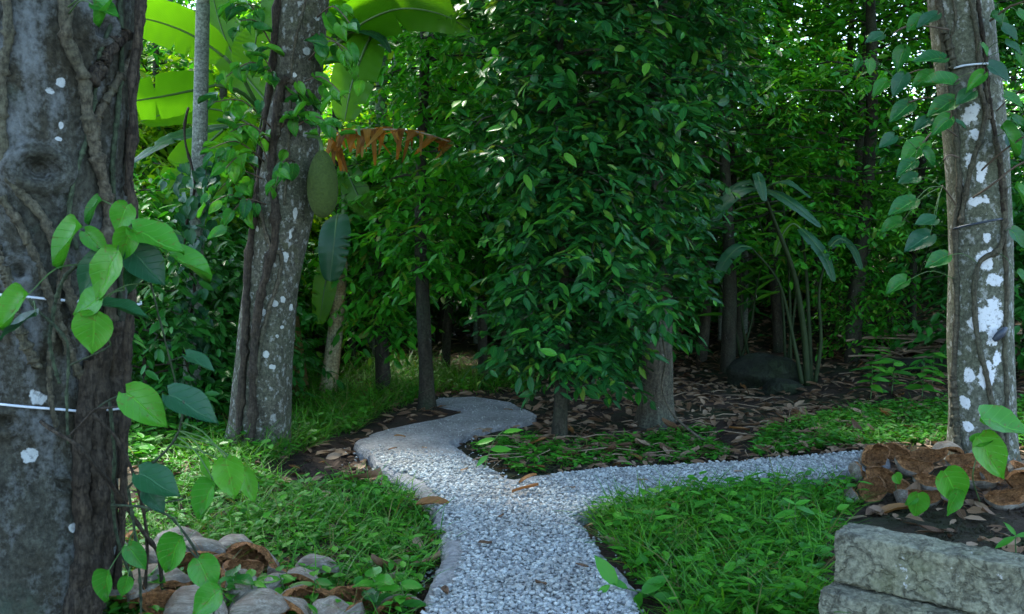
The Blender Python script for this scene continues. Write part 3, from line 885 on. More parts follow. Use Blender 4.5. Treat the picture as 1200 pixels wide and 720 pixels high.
# ---------------- jackfruit tree
AX_J = axis_from([(300, 552, 56), (301, 533, 44), (305, 500, 36), (310, 420, 31), (317, 335, 31), (331, 250, 34), (341, 190, 31), (347, 110, 28), (355, 0, 28), (372, -200, 27), (392, -480, 23)], 5.93)
base = AX_J[0][0].copy(); base[2] -= .03
T = thing("jackfruit_tree", "vine wound trunk spotted with white lichen and carrying a jackfruit", "tree", base)
pj = []
for (x, y, r, hz) in [(322, 356, .022, .016), (332, 351, .018, .02), (309, 366, .012, .02), (341, 361, .014, .018), (325, 394, .014, .014), (331, 384, .012, .01), (312, 416, .02, .024), (319, 430, .02, .016),
                      (346, 252, .014, .034), (340, 275, .012, .03), (334, 300, .025, .035), (301, 268, .012, .02), (360, 60, .02, .02), (345, 88, .018, .02), (372, 22, .018, .014), (352, 150, .014, .02)]:
    q = local((x, y), AX_J, base); pj.append((q[0], q[1], q[2], r, hz))
M['bark_jack'] = bark_mat("jackfruit_bark", (.06, .052, .04), (.16, .14, .11), (.11, .11, .078), grain=(12, 12, 6), bstr=.9, bdist=.012, patches=pj, patch_col=(.46, .50, .48), fleck=(.27, .29, .27), fleck_t=.55, fleck_w=.12, fleck_scale=30, fiss=.3, moss=(.06, .075, .02), moss_t=.58)
tv, tf = tube(AX_J[0], AX_J[1], 48, n=160, disp=bumpy(.011, seed=8))
rng = np.random.default_rng(6)
tj = AX_J[0][-1]
lim, lv, _ = crown_gen(rng, 5.0, 9.0, lambda f: 3.3 - 1.4 * f, 28, 10, 10, 8, .2, trunk=lambda z: np.array((tj[0], tj[1], z)), limb_r=.035, spread_r=.28)
finish_tree(T, tv, tf, M['bark_jack'], lim, lv, M['mid_leaf'], T_HEX)
VJ = thing("woody_vine", "brown pepper vine with small leaves climbing the jackfruit trunk", "vine", base + np.array((-.12, -.18, 0)))
for i, (pts, r, m) in enumerate([
    ([(274, 545), (280, 500), (284, 440), (288, 380), (290, 320), (294, 280), (300, 240), (306, 180), (316, 110), (322, 40), (328, -20)], .022, 'vine_dark'),
    ([(292, 545), (296, 490), (297, 430), (301, 370), (312, 320), (322, 280), (322, 240), (318, 200), (322, 150), (328, 110), (336, 90)], .024, 'vine_dark'),
    ([(302, 225), (308, 260), (318, 290), (330, 300), (326, 330), (316, 360), (306, 400), (300, 450)], .011, 'vine'),
    ([(326, 160), (327, 130), (331, 100), (340, 95), (345, 98)], .014, 'vine'),
    ([(333, 240), (338, 180), (340, 120), (344, 60), (356, 10), (362, -20)], .008, 'vine'),
    ([(298, 220), (302, 170), (320, 60), (338, 10)], .006, 'vine_green'),
]):
    V, F = vine_tube([surf(x, y, AX_J, r * .5) for x, y in pts], r, 70, seed=120 + i)
    part("stem", V, F, M[m], VJ)
# leafy side shoots of that vine
rng = np.random.default_rng(21)
sp_, sd_, sn_, ss_ = [], [], [], []
shoots = [((318, 150), (250, 120)), ((310, 190), (245, 175)), ((308, 210), (255, 225)), ((330, 110), (290, 60)), ((322, 60), (280, 25)), ((345, 150), (400, 158)), ((345, 120), (362, 115)), ((330, 150), (352, 140)),
          ((312, 240), (262, 262)), ((300, 250), (245, 240)), ((345, 190), (322, 220)), ((362, 70), (410, 60)), ((365, 40), (420, 90)), ((350, 100), (405, 115)), ((325, 90), (265, 90)), ((318, 200), (280, 140)), ((310, 30), (270, 10)), ((372, 20), (412, 30)),
          ((300, 200), (262, 200)), ((318, 170), (270, 155))]
for i, (a, b) in enumerate(shoots):
    p0 = surf(a[0], a[1], AX_J); p1 = P(b[0], b[1], 5.93 - rng.uniform(.1, .55))
    mid = (p0 + p1) / 2 + np.array((0, 0, .08))
    V, F = tube(resample([p0, mid, p1], 10), np.linspace(.006, .0025, 10), 5)
    part("shoot", V, F, M['twig'], VJ)
    for k in range(9):
        t = .25 + .75 * k / 8
        q = (1 - t) ** 2 * p0 + 2 * t * (1 - t) * mid + t * t * p1
        dd = (p1 - p0) / np.linalg.norm(p1 - p0) * .5 + np.array((0, 0, -.45)) + rng.normal(0, .5, 3)
        sp_.append(q + rng.normal(0, .025, 3)); sd_.append(dd); sn_.append(np.array((0, -.55, .8)) + rng.normal(0, .3, 3)); ss_.append(rng.uniform(.07, .12))
leaf_objs("leaf", VJ, PEP2, sp_, sd_, sn_, ss_)

# the hanging fruit
fc = P(378, 216, 5.72)
JF = thing("jackfruit", "oval green jackfruit hanging against the lichened trunk", "fruit", fc)
th, ph_ = np.meshgrid(np.linspace(0, 2 * PI, 40, endpoint=False), np.linspace(0, PI, 44))
rr = 1 + .035 * np.sin(20 * th + (np.arange(44) % 2)[:, None] * PI) * np.sin(ph_) * np.sign(np.sin(22 * ph_ + .1))
V = np.stack([.088 * np.sin(ph_) * np.cos(th) * rr, .088 * np.sin(ph_) * np.sin(th) * rr, .192 * np.cos(ph_)], -1).reshape(-1, 3)
V[:, 0] *= 1 - .12 * (V[:, 2] / .19)
F = [[i * 40 + j, i * 40 + (j + 1) % 40, (i + 1) * 40 + (j + 1) % 40, (i + 1) * 40 + j] for i in range(43) for j in range(40)]
part("rind", V + fc, F, M['fruit'], JF)
V, F = tube([fc + np.array((0, 0, .18)), fc + np.array((-.02, .02, .26)), surf(360, 160, AX_J)], .011, 7, n=10)
part("stalk", V, F, M['stem_green'], JF)

# ---------------- right trunk
AX_R = axis_from([(1150, 548, 44), (1151, 530, 36), (1151, 490, 33.5), (1149, 400, 32.5), (1149, 300, 31.5), (1147, 220, 31), (1138, 120, 31), (1124, 0, 30.5), (1096, -220, 28), (1070, -480, 24)], 5.7)
base = AX_R[0][0].copy(); base[2] = terr(base[0], base[1]) - .04
AX_R[0][0][2] = base[2]
T = thing("shade_tree", "slim trunk with peeling white patches standing behind orange coconut husks", "tree", base)
pr = []
for (x, y, r, hz) in [(1137, 135, .05, .055), (1142, 158, .03, .04), (1136, 190, .025, .04), (1150, 200, .03, .05), (1146, 235, .05, .03), (1157, 278, .02, .03), (1156, 305, .05, .06), (1165, 328, .045, .04), (1160, 370, .085, .085),
                      (1142, 378, .03, .04), (1163, 395, .03, .05), (1155, 440, .045, .07), (1130, 470, .03, .04), (1136, 440, .03, .04), (1160, 485, .05, .035), (1134, 500, .03, .03), (1168, 420, .025, .04)]:
    q = local((x, y), AX_R, base); pr.append((q[0], q[1], q[2], r, hz))
M['bark_right'] = bark_mat("patchy_bark", (.085, .08, .062), (.20, .19, .15), (.14, .135, .095), grain=(14, 14, 9), bstr=.8, bdist=.008, patches=pr, patch_col=(.66, .70, .72), fleck=(.30, .32, .30), fleck_t=.54, fleck_w=.12, fleck_scale=26, fiss=.2, moss=(.07, .085, .05), moss_t=.58)
tv, tf = tube(AX_R[0], AX_R[1], 48, n=160, disp=bumpy(.006, seed=18))
rng = np.random.default_rng(9)
tr_ = AX_R[0][-1]
lim, lv, _ = crown_gen(rng, 4.2, 8.6, lambda f: 2.5 - 1.0 * f, 26, 9, 10, 8, .2, trunk=lambda z: np.array((tr_[0], tr_[1], z)), limb_r=.035, spread_r=.28)
finish_tree(T, tv, tf, M['bark_right'], lim, lv, M['mid_leaf'], T_HEX)
VR = thing("pepper_vine", "jointed pepper vine with pale leaves climbing the white patched trunk", "vine", base + np.array((-.15, -.16, 0)))
for i, (pts, r, m) in enumerate([
    ([(1116, 500), (1118, 430), (1121, 360), (1120, 300), (1119, 260), (1124, 230), (1122, 180), (1116, 120), (1108, 70), (1101, 20), (1096, -30)], .016, 'vine'),
    ([(1124, 545), (1121, 500), (1117, 440)], .02, 'vine'),
    ([(1176, 520), (1166, 490), (1156, 440), (1146, 400), (1142, 360), (1142, 330), (1150, 305), (1168, 295), (1175, 280), (1178, 240), (1174, 200), (1166, 160)], .015, 'vine'),
    ([(1179, 530), (1180, 470), (1178, 400), (1180, 340), (1177, 280), (1176, 220)], .013, 'vine'),
    ([(1126, 262), (1130, 235), (1140, 190), (1150, 160), (1155, 130), (1148, 100), (1146, 50), (1138, 0), (1134, -30)], .014, 'vine'),
    ([(1118, 80), (1112, 50), (1104, 25), (1098, -20)], .018, 'vine'),
    ([(1160, 140), (1152, 80), (1144, 40), (1140, -20)], .010, 'vine'),
    ([(1126, 80), (1112, 55), (1120, 20), (1110, -30)], .008, 'vine'),
    ([(1176, 250), (1170, 180), (1160, 120), (1154, 60), (1146, 0)], .011, 'vine_dark'),
]):
    V, F = vine_tube([surf(x, y, AX_R, r * .5) for x, y in pts], r, 80, seed=160 + i, wob=.2)
    part("stem", V, F, M[m], VR)
for i, (pts, r) in enumerate([([(1140, 232, 5.5), (1165, 215, 5.4), (1190, 195, 5.35), (1215, 185, 5.3)], .006), ([(1150, 200, 5.5), (1172, 180, 5.4), (1200, 160, 5.3)], .005), ([(1112, 35, 5.5), (1070, 30, 5.5), (1045, 40, 5.5)], .005),
                              ([(1160, 25, 5.5), (1180, 10, 5.4), (1205, 0, 5.3)], .006), ([(1120, 240, 5.5), (1110, 225, 5.45), (1104, 218, 5.4)], .005), ([(1124, 185, 5.5), (1112, 182, 5.42), (1106, 188, 5.4)], .005),
                              ([(1118, 95, 5.5), (1080, 82, 5.5), (1050, 95, 5.5)], .004), ([(1118, 130, 5.5), (1090, 115, 5.45), (1065, 120, 5.4)], .004), ([(1122, 160, 5.5), (1100, 150, 5.4), (1075, 175, 5.35)], .004), ([(1168, 130, 5.5), (1190, 110, 5.4), (1215, 100, 5.3)], .004)]):
    V, F = vine_tube([P(*q) for q in pts], r, 16, seed=200 + i, knots=False)
    part("shoot", V, F, M['twig'], VR)
rl = [(1106, 70, 1072, 66), (1060, 58, 1048, 82), (1034, 42, 1014, 48), (1018, 70, 1022, 88), (1008, 72, 1000, 84), (1060, 88, 1046, 112), (1094, 88, 1068, 100), (1152, 88, 1132, 104), (1158, 78, 1188, 92), (1118, 118, 1086, 134), (1116, 100, 1080, 92),
      (1140, 108, 1120, 122), (1068, 122, 1042, 140), (1112, 140, 1090, 156), (1120, 142, 1134, 150), (1084, 168, 1054, 190), (1080, 176, 1096, 196), (1090, 140, 1070, 152), (1176, 112, 1202, 124), (1172, 150, 1200, 180), (1182, 158, 1206, 186),
      (1072, 236, 1040, 250), (1056, 262, 1030, 270), (1075, 208, 1052, 214), (1072, 190, 1050, 204), (1190, 60, 1206, 84), (1178, 50, 1200, 62), (1150, 52, 1160, 64), (1160, 20, 1186, 34), (1098, 18, 1074, 30), (1080, 20, 1062, 36), (1188, 220, 1210, 240),
      (1090, 276, 1060, 292), (1110, 300, 1084, 312), (1062, 330, 1036, 342), (1096, 258, 1072, 262), (1184, 270, 1206, 290), (1190, 320, 1208, 334), (1048, 160, 1030, 172), (1040, 96, 1022, 110), (1184, 140, 1206, 150), (1174, 32, 1196, 46), (1192, 14, 1210, 30)]
for i, (a, b, c, d) in enumerate(rl):
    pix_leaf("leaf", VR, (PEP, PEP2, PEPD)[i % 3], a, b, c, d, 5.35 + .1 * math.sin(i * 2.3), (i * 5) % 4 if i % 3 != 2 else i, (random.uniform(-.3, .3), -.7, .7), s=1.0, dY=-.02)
petioles(VR)
string_round("pale plastic tie round the white patched trunk above the leaves", "string", [P(1112, 84, 5.78), surf(1119, 80, AX_R, .03), surf(1130, 77, AX_R, .03), surf(1150, 75, AX_R, .03), surf(1163, 75, AX_R, .03), P(1169, 77, 5.78)], .006, M['string'])
string_round("dark strap tied round the patchy trunk below the pepper leaves", "strap", [P(1112, 268, 5.78), surf(1119, 268, AX_R, .03), surf(1130, 265, AX_R, .03), surf(1150, 261, AX_R, .03), surf(1172, 257, AX_R, .03), P(1181, 256, 5.78)], .006, M['wire_dark'], "strap")
kp = [surf(1164, 399, AX_R, .035), surf(1169, 395, AX_R, .04), surf(1174, 390, AX_R, .045), surf(1179, 385, AX_R, .03)]
V, F = tube(np.array(kp), [.012, .022, .024, .012], 8, n=12, disp=bumpy(.004, seed=4))
o = link("cloth_scrap", make_mesh("cloth_scrap", V - kp[0], F, None, True, M['wire_dark']), None, Vector(kp[0]))
props(o, "dark blue scrap of cloth tucked behind a vine on the white trunk", "cloth")

# ---------------- dense broadleaf trees in the middle
def dense_tree(name, label, px, py, hw, z0, H, prof, nb, ncl, ntw, nl, ll, seed, mat, bark, most, key, lean=0.0, offset=(0, 0), T_near=T_OVAL, T_far=T_HEX, group=None, droop=.45, up=.2, limb_droop=.35, cell=9, tw=(.12, .32), spread_r=.1, zbase=None, tmin=.2):
    rng = np.random.default_rng(seed)
    b = G(px, py)
    Y = b[1]
    t = thing(name, label, "tree", b, group)
    r0 = hw * Y / FPX
    fz = lambda z: np.array((b[0] + lean * (z - b[2]) + .02 * math.sin(2.2 * z + seed), b[1] + .02 * math.cos(1.9 * z + seed), z))
    zs = np.linspace(b[2] - .08, H, 40)
    fl = 1 + .35 * np.exp(-(zs - b[2]) * 9)
    tv, tf = tube(np.array([fz(z) for z in zs]), r0 * (1 - .6 * (zs - zs[0]) / (H - zs[0])) * fl, 14, disp=bumpy(r0 * .13, seed=seed))
    lim, lv, tg = crown_gen(rng, z0, H, prof, nb, ncl, ntw, nl, ll, droop, up, limb_droop, tw, offset, fz, limb_r=.013, spread_r=spread_r, tmin=tmin)
    q, td, tl = tg
    for i in range(0, len(q), 2):
        e = q[i] + td[i] * tl[i]
        lim.add(*tube(np.array([q[i], (q[i] + e) / 2 + (0, 0, .01), e]), (.003, .0022, .001), 3, cap=False))
    finish_tree(t, tv, tf, bark, lim, lv, mat, T_far, T_near, most, key, cell=cell)
    return t
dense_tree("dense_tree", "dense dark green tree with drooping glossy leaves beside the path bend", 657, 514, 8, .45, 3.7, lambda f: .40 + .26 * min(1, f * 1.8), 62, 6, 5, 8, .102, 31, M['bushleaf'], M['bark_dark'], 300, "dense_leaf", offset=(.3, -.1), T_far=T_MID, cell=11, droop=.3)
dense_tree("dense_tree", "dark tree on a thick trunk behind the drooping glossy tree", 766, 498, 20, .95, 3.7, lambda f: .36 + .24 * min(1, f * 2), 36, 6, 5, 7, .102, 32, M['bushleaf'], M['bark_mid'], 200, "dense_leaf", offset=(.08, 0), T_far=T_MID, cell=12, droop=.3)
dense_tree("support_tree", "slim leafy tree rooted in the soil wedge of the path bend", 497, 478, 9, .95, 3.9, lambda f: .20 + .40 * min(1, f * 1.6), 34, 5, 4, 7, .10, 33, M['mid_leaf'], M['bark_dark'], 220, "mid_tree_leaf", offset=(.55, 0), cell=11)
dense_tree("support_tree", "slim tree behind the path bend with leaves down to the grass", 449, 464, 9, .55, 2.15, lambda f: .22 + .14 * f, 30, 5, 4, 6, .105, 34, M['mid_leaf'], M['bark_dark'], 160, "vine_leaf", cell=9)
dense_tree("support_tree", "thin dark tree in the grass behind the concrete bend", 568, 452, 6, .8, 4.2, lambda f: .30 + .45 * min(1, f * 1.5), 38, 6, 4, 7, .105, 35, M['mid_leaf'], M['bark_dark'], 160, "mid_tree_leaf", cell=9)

# ---------------- areca palms: tall pale poles
def pole(px, py, pts, hw, label, mat, group=None, top_z=7.0):
    b = G(px, py)
    t = thing("areca_palm", label, "palm", b, group)
    Y = b[1]
    c = [b - np.array((0, 0, .1))] + [P(x, y, Y) for x, y in pts]
    c.append(c[-1] + (c[-1] - c[-2]) / np.linalg.norm(c[-1] - c[-2]) * max(.5, top_z - c[-1][2]))
    r = hw * Y / FPX
    V, F = tube(np.array(c), np.linspace(r * 1.25, r * .8, len(c)), 14, n=70, disp=lambda a, s: .03 * r * np.sin(s * 60) * np.ones_like(a))
    part("trunk", V, F, mat, t)
    top = c[-1]
    rng = np.random.default_rng(int(px))
    mb = MB(); ps, ds, ns, sz = [], [], [], []
    for k in range(9):
        az = k * 2 * PI / 9 + rng.random() * .4
        u = np.array((math.cos(az), math.sin(az), 0))
        tt = np.linspace(0, 1, 14)
        pth = top + np.outer(tt * 1.7, u); pth[:, 2] += .7 * tt - 1.3 * tt ** 2
        mb.add(*tube(pth, np.linspace(.018, .004, 14), 4))
        sd = np.cross(u, (0, 0, 1.0))
        for i in range(2, 14):
            for s in (-1, 1):
                for h in (0, .5):
                    ps.append(pth[i] - u * h * .12); ds.append(sd * s + u * .5 + np.array((0, 0, -.45))); ns.append(np.array((0, 0, 1.0)) + u * .2); sz.append(.5 * (1 - .5 * abs(i / 13 - .4)))
    V, F, lf = leaf_cloud(T_LONG, np.array(ps), np.array(ds), np.array(ns), np.array(sz), .5)
    mb.part("frond_rib", M['stem_green'], t)
    part("crown", V, F, M['mid_leaf'], t, lf=lf, kind="stuff")
pole(222, 500, [(226, 400), (231, 260), (235, 130), (238, 0), (241, -60)], 8.5, "slim pale palm pole beside the backlit banana leaves", M['bark_pale'])
pole(444, 418, [(446, 200), (448, 60), (450, -40)], 6.5, "pale palm pole standing behind the dead orange banana leaf", M['bark_pale'])
far_pole = "thin pale palm pole far back among the dark trees"
for (x, y, hw) in [(434, 408, 4.5), (462, 405, 4), (196, 412, 4), (560, 402, 4.5), (606, 400, 3.5), (846, 398, 4), (1012, 400, 6), (872, 392, 3.5), (690, 396, 4), (270, 405, 3.5)]:
    pole(x, y, [(x + 2, 200), (x + 3, 20)], hw, far_pole, M['bark_pale'], "palm poles far back in the wood")

SAP = {822: "thin dark trunk right of the thick trunk behind the glossy tree", 858: "thin trunk between the thick trunk and the boulder", 905: "thin dark trunk directly behind the boulder", 985: "thin trunk just past the arching broad leaved plant", 1008: "dark trunk rising before the stalk heap", 1075: "thin trunk behind the stalk heap", 268: "thin trunk between palm pole and jackfruit trunk", 405: "thin trunk right behind the pale banana stem"}
for i, (x, y, hw, H) in enumerate([(822, 424, 6, 5), (858, 416, 5, 5), (905, 412, 6, 5), (985, 408, 5, 5), (1075, 400, 5, 5), (530, 436, 5, 5), (590, 428, 4, 5), (640, 424, 5, 5), (405, 432, 5, 5), (268, 440, 6, 5), (180, 436, 5, 5), (1008, 424, 9, 5)]):
    b = G(x, y)
    t = thing("sapling", SAP.get(x, "thin dark trunk standing in the gloom of the wood"), "tree", b, "thin trunks in the gloom")
    zs = np.linspace(b[2] - .1, b[2] + H, 26); r0 = hw * b[1] / FPX
    ax = np.stack([b[0] + .07 * np.sin(zs * 1.3 + i), b[1] + .05 * np.cos(zs + i), zs], 1)
    V, F = tube(ax, np.linspace(r0 * 1.1, r0 * .4, 26), 10, disp=bumpy(r0 * .15, seed=i))
    lim, lv, _ = crown_gen(np.random.default_rng(900 + i), b[2] + 2.2, b[2] + H, lambda f: .5 + .5 * f, 14, 4, 4, 6, .11, trunk=lambda z: np.array((b[0], b[1], z)), limb_r=.008)
    finish_tree(t, V, F, M['bark_dark'] if i % 3 else M['bark_mid'], lim, lv, M['mid_leaf'], T_HEX)

# vine leaves round the slim pole at the left
b = G(222, 500)
PV = thing("pepper_vine", "dark leafy vine wrapped round the slim pale palm pole", "vine", b + np.array((.0, -.1, 0)))
rng = np.random.default_rng(77)
pts = [P(222 + 6 * math.sin(i * 1.1), 500 - i * 22, b[1] - .07) for i in range(18)]
V, F = vine_tube(pts, .008, 60, seed=5); part("stem", V, F, M['vine_dark'], PV)
n = 150
ps = np.array([P(226 + rng.normal(0, 13), rng.uniform(190, 455), b[1] + rng.normal(-.05, .12)) for _ in range(n)])
ds = rng.normal(0, .6, (n, 3)) + np.array((0, -.2, -.7)); ns = rng.normal(0, .3, (n, 3)) + np.array((0, -.7, .6))
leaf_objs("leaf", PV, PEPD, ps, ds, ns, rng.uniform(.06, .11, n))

# ---------------- banana plants
def banana_leaf(parent, pts, width, nrm, mat, name="leaf", seed=0, fold=.18, notch=4, droop_edge=.0, shape=None):
    rng = np.random.default_rng(seed)
    n, k = 46, 9
    c = resample(np.array(pts), n)
    t = np.linspace(0, 1, n)
    w = width * np.clip(np.sin(PI * np.clip(t * .93 + .05, 0, 1)) ** .5, 0, 1) * (1 - .12 * t)
    w[0] = .012; w[-1] = .01
    wl, wr = w.copy(), w.copy()
    for _ in range(notch):
        i = rng.integers(6, n - 5)
        (wl if rng.random() < .5 else wr)[i] *= rng.uniform(.25, .7)
    Tn = np.gradient(c, axis=0); Tn /= np.linalg.norm(Tn, axis=1)[:, None]
    nv = np.asarray(nrm, float)
    V, A = [], []
    for i in range(n):
        z = nv - Tn[i] * (nv @ Tn[i]); z /= np.linalg.norm(z) + 1e-9
        s = np.cross(z, Tn[i])
        for v in np.linspace(-1, 1, k):
            ww = wl[i] if v < 0 else wr[i]
            h = fold * width * abs(v) * (1 - 1.1 * abs(v)) - droop_edge * width * v * v + .02 * width * math.sin(i * 1.3 + 5 * v) * abs(v)
            V.append(c[i] + s * v * ww + z * h); A.append((t[i], v, rng.random() * .1 + .45))
    F = [[i * k + j, (i + 1) * k + j, (i + 1) * k + j + 1, i * k + j + 1] for i in range(n - 1) for j in range(k - 1)]
    o = part(name, V, F, mat, parent, lf=np.array(A))
    tv, tf = tube(c - nv / np.linalg.norm(nv) * .004, np.linspace(.011, .003, n), 5)
    part("midrib", tv, tf, M['stem_green'] if mat is not M['banana_dead'] else M['dry_stalk'], o)
    return o
def midribs_fix(): pass

def pp(l): return [P(*q) for q in l]
bA = G(346, 468)
BA = thing("banana_plant", "banana plant with big backlit leaves behind the jackfruit trunk", "banana plant", bA)
YA = bA[1]
V, F = tube(pp([(350, 474, YA), (344, 420, YA), (338, 370, YA), (332, 280, YA), (326, 180, YA), (322, 140, YA)]), [.105, .09, .085, .075, .06, .045], 18, n=40, disp=bumpy(.006, seed=2))
part("pseudostem", V, F, M['pseudostem_dark'], BA)
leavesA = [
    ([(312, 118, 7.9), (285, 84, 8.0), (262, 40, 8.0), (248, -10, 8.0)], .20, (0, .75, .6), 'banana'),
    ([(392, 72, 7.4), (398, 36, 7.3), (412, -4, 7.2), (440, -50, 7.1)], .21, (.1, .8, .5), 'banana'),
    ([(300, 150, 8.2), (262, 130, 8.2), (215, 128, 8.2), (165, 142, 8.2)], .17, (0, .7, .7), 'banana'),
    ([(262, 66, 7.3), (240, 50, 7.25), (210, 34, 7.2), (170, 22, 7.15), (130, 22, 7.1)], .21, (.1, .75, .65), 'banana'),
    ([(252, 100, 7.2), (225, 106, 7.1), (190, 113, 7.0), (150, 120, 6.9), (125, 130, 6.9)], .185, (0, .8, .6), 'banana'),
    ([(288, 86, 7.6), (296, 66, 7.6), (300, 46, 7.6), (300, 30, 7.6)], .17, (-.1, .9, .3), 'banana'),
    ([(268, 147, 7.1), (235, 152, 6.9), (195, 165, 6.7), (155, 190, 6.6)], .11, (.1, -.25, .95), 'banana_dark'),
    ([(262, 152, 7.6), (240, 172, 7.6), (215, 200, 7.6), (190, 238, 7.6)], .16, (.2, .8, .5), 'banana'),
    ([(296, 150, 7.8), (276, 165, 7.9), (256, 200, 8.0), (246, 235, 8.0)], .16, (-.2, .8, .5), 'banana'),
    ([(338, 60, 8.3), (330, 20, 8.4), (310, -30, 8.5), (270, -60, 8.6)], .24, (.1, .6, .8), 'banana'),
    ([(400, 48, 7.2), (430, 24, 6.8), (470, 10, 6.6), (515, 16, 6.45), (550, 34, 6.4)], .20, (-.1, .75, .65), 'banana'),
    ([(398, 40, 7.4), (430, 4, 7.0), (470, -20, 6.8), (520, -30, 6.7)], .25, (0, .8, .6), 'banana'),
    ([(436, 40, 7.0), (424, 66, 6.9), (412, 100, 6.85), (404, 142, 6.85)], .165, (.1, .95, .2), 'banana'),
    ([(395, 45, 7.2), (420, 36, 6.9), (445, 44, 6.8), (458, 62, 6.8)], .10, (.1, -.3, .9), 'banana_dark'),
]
for i, (l, w, nn, m) in enumerate(leavesA):
    banana_leaf(BA, pp(l), w, nn, M[m], seed=300 + i)
for i, (a, l) in enumerate([((322, 145, YA), [(300, 120, 7.6), (282, 88, 7.4), (262, 66, 7.3)]), ((322, 150, YA), [(285, 110, 7.4), (252, 100, 7.2)]), ((322, 160, YA), [(290, 148, 7.4), (268, 147, 7.1)]), ((324, 140, YA), [(360, 80, 7.6), (400, 48, 7.2)]), ((324, 140, YA), [(350, 70, 7.8), (398, 40, 7.4)]), ((400, 48, 7.2), [(420, 32, 7.05), (436, 40, 7.0)])]):
    V, F = tube(resample(pp([a] + l), 14), np.linspace(.022, .012, 14), 7)
    part("petiole", V, F, M['stem_green'], BA)

bB = G(385, 466)
BB = thing("banana_plant", "slim leaning banana plant with pale stem and one dead orange leaf", "banana plant", bB)
YB = bB[1]
V, F = tube(pp([(383, 470, YB), (388, 430, YB), (394, 380, YB), (399, 330, YB), (402, 290, YB)]), [.075, .066, .06, .05, .042], 18, n=40, disp=bumpy(.004, seed=12))
part("pseudostem", V, F, M['pseudostem'], BB)
V, F = tube(pp([(400, 320, YB), (403, 270, YB), (403, 220, YB), (402, 182, YB)]), [.036, .03, .024, .018], 10, n=20)
part("leaf_sheath", V, F, M['stem_green'], BB)
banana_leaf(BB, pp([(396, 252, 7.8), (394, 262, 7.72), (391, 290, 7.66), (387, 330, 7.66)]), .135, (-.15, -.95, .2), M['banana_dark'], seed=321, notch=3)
banana_leaf(BB, pp([(392, 296, 7.95), (386, 310, 7.9), (380, 340, 7.88), (374, 380, 7.88)]), .10, (.15, -.75, .55), M['banana'], seed=322, notch=3)
banana_leaf(BB, pp([(404, 262, 8.1), (424, 240, 8.0), (456, 224, 7.9), (500, 218, 7.8)]), .10, (0, .7, .7), M['banana'], seed=323)
banana_leaf(BB, pp([(404, 240, 8.2), (415, 215, 8.2), (430, 196, 8.2), (452, 190, 8.2)]), .13, (0, .8, .6), M['banana'], seed=324)
banana_leaf(BB, pp([(402, 190, 8.0), (418, 226, 7.9), (428, 244, 7.9), (440, 256, 7.9)]), .12, (0, .9, .4), M['banana'], seed=327)
# dead leaf: a rib with torn brown ribbons hanging from it
rib = resample(pp([(402, 186, 8.1), (388, 166, 7.6), (410, 154, 7.2), (450, 152, 7.0), (490, 155, 6.9), (526, 166, 6.85)]), 46)
mb = MB(); mb.add(*tube(rib, np.linspace(.016, .005, 46), 6))
dl = mb.part("dead_leaf", M['dry_stalk'], BB)
dl["label"] = "dead orange banana leaf hanging in torn ribbons"
rng = np.random.default_rng(41)
for i in range(14, 46):
    for s in (0, 1):
        q = rib[i] + rng.normal(0, .01, 3)
        ln = rng.choice((.05, .09, .14, .22)) * rng.uniform(.7, 1.2) * (1 - .5 * max(0, (i - 34) / 12))
        w = rng.uniform(.010, .04)
        mm = np.linspace(0, 1, 5)
        cc = q + np.outer(mm, (rng.normal(0, .05), rng.normal(-.03, .05), -ln)); cc[:, 1] += .03 * np.sin(mm * 3 + i)
        V = np.concatenate([np.stack([cc[k] + np.array((sg * w * (1 - .75 * mm[k]), .012 * sg * math.sin(i + k), 0)) for sg in (-1, 0, 1)]) for k in range(5)])
        F = [[k * 3 + j, (k + 1) * 3 + j, (k + 1) * 3 + j + 1, k * 3 + j + 1] for k in range(4) for j in range(2)]
        lf = np.array([(mm[k], v, rng.random() * .05 + (i * .137 + s * .31) % .9) for k in range(5) for v in (-1, 0, 1)])
        part("ribbon", V, F, M['banana_dead'], dl, lf=lf)

# ---------------- cardamom and ginger like plants at the right
def cane_plant(name, label, px, py, canes, mat, seed, ll=.34, wid=1.0, cat="plant"):
    rng = np.random.default_rng(seed)
    b = G(px, py)
    t = thing(name, label, cat, b)
    me = leaf_variants(name + "_blade", blade((0, .08, .25, .5, .75, .92, 1), (.008, .05, .095, .105, .075, .03, .002), ac, z=lambda q, v: .03 * abs(v) - .28 * q * q), mat, 6, wid)
    for i, (pts, lf0) in enumerate(canes):
        pth = resample([b + np.array((rng.normal(0, .03), rng.normal(0, .05), -.03))] + [P(x, y, b[1] + dy) for x, y, dy in pts], 24)
        part("cane", *tube(pth, np.linspace(.016, .005, 24), 8), M['stem_dark'], t)
        ps, ds, ns, ss = [], [], [], []
        dirv = pth[-1] - pth[0]
        for k in range(lf0, 24):
            s = 1 if k % 2 else -1
            tg = pth[min(k + 1, 23)] - pth[k - 1]; tg /= np.linalg.norm(tg)
            sd = np.cross(tg, (0, 1, 0.2)); sd /= np.linalg.norm(sd)
            ps.append(pth[k]); ds.append(sd * s * .9 + tg * .55 + rng.normal(0, .2, 3)); ns.append(tg * .6 + np.array((0, -.5, .5)) + rng.normal(0, .15, 3)); ss.append(ll * rng.uniform(.75, 1.1))
        leaf_objs("leaf", t, me, ps, ds, ns, ss)
    return t
b = G(946, 452)
YP = b[1]
BP = thing("young_banana_plant", "arching plant with broad drooping blue green leaves near the boulder", "plant", b)
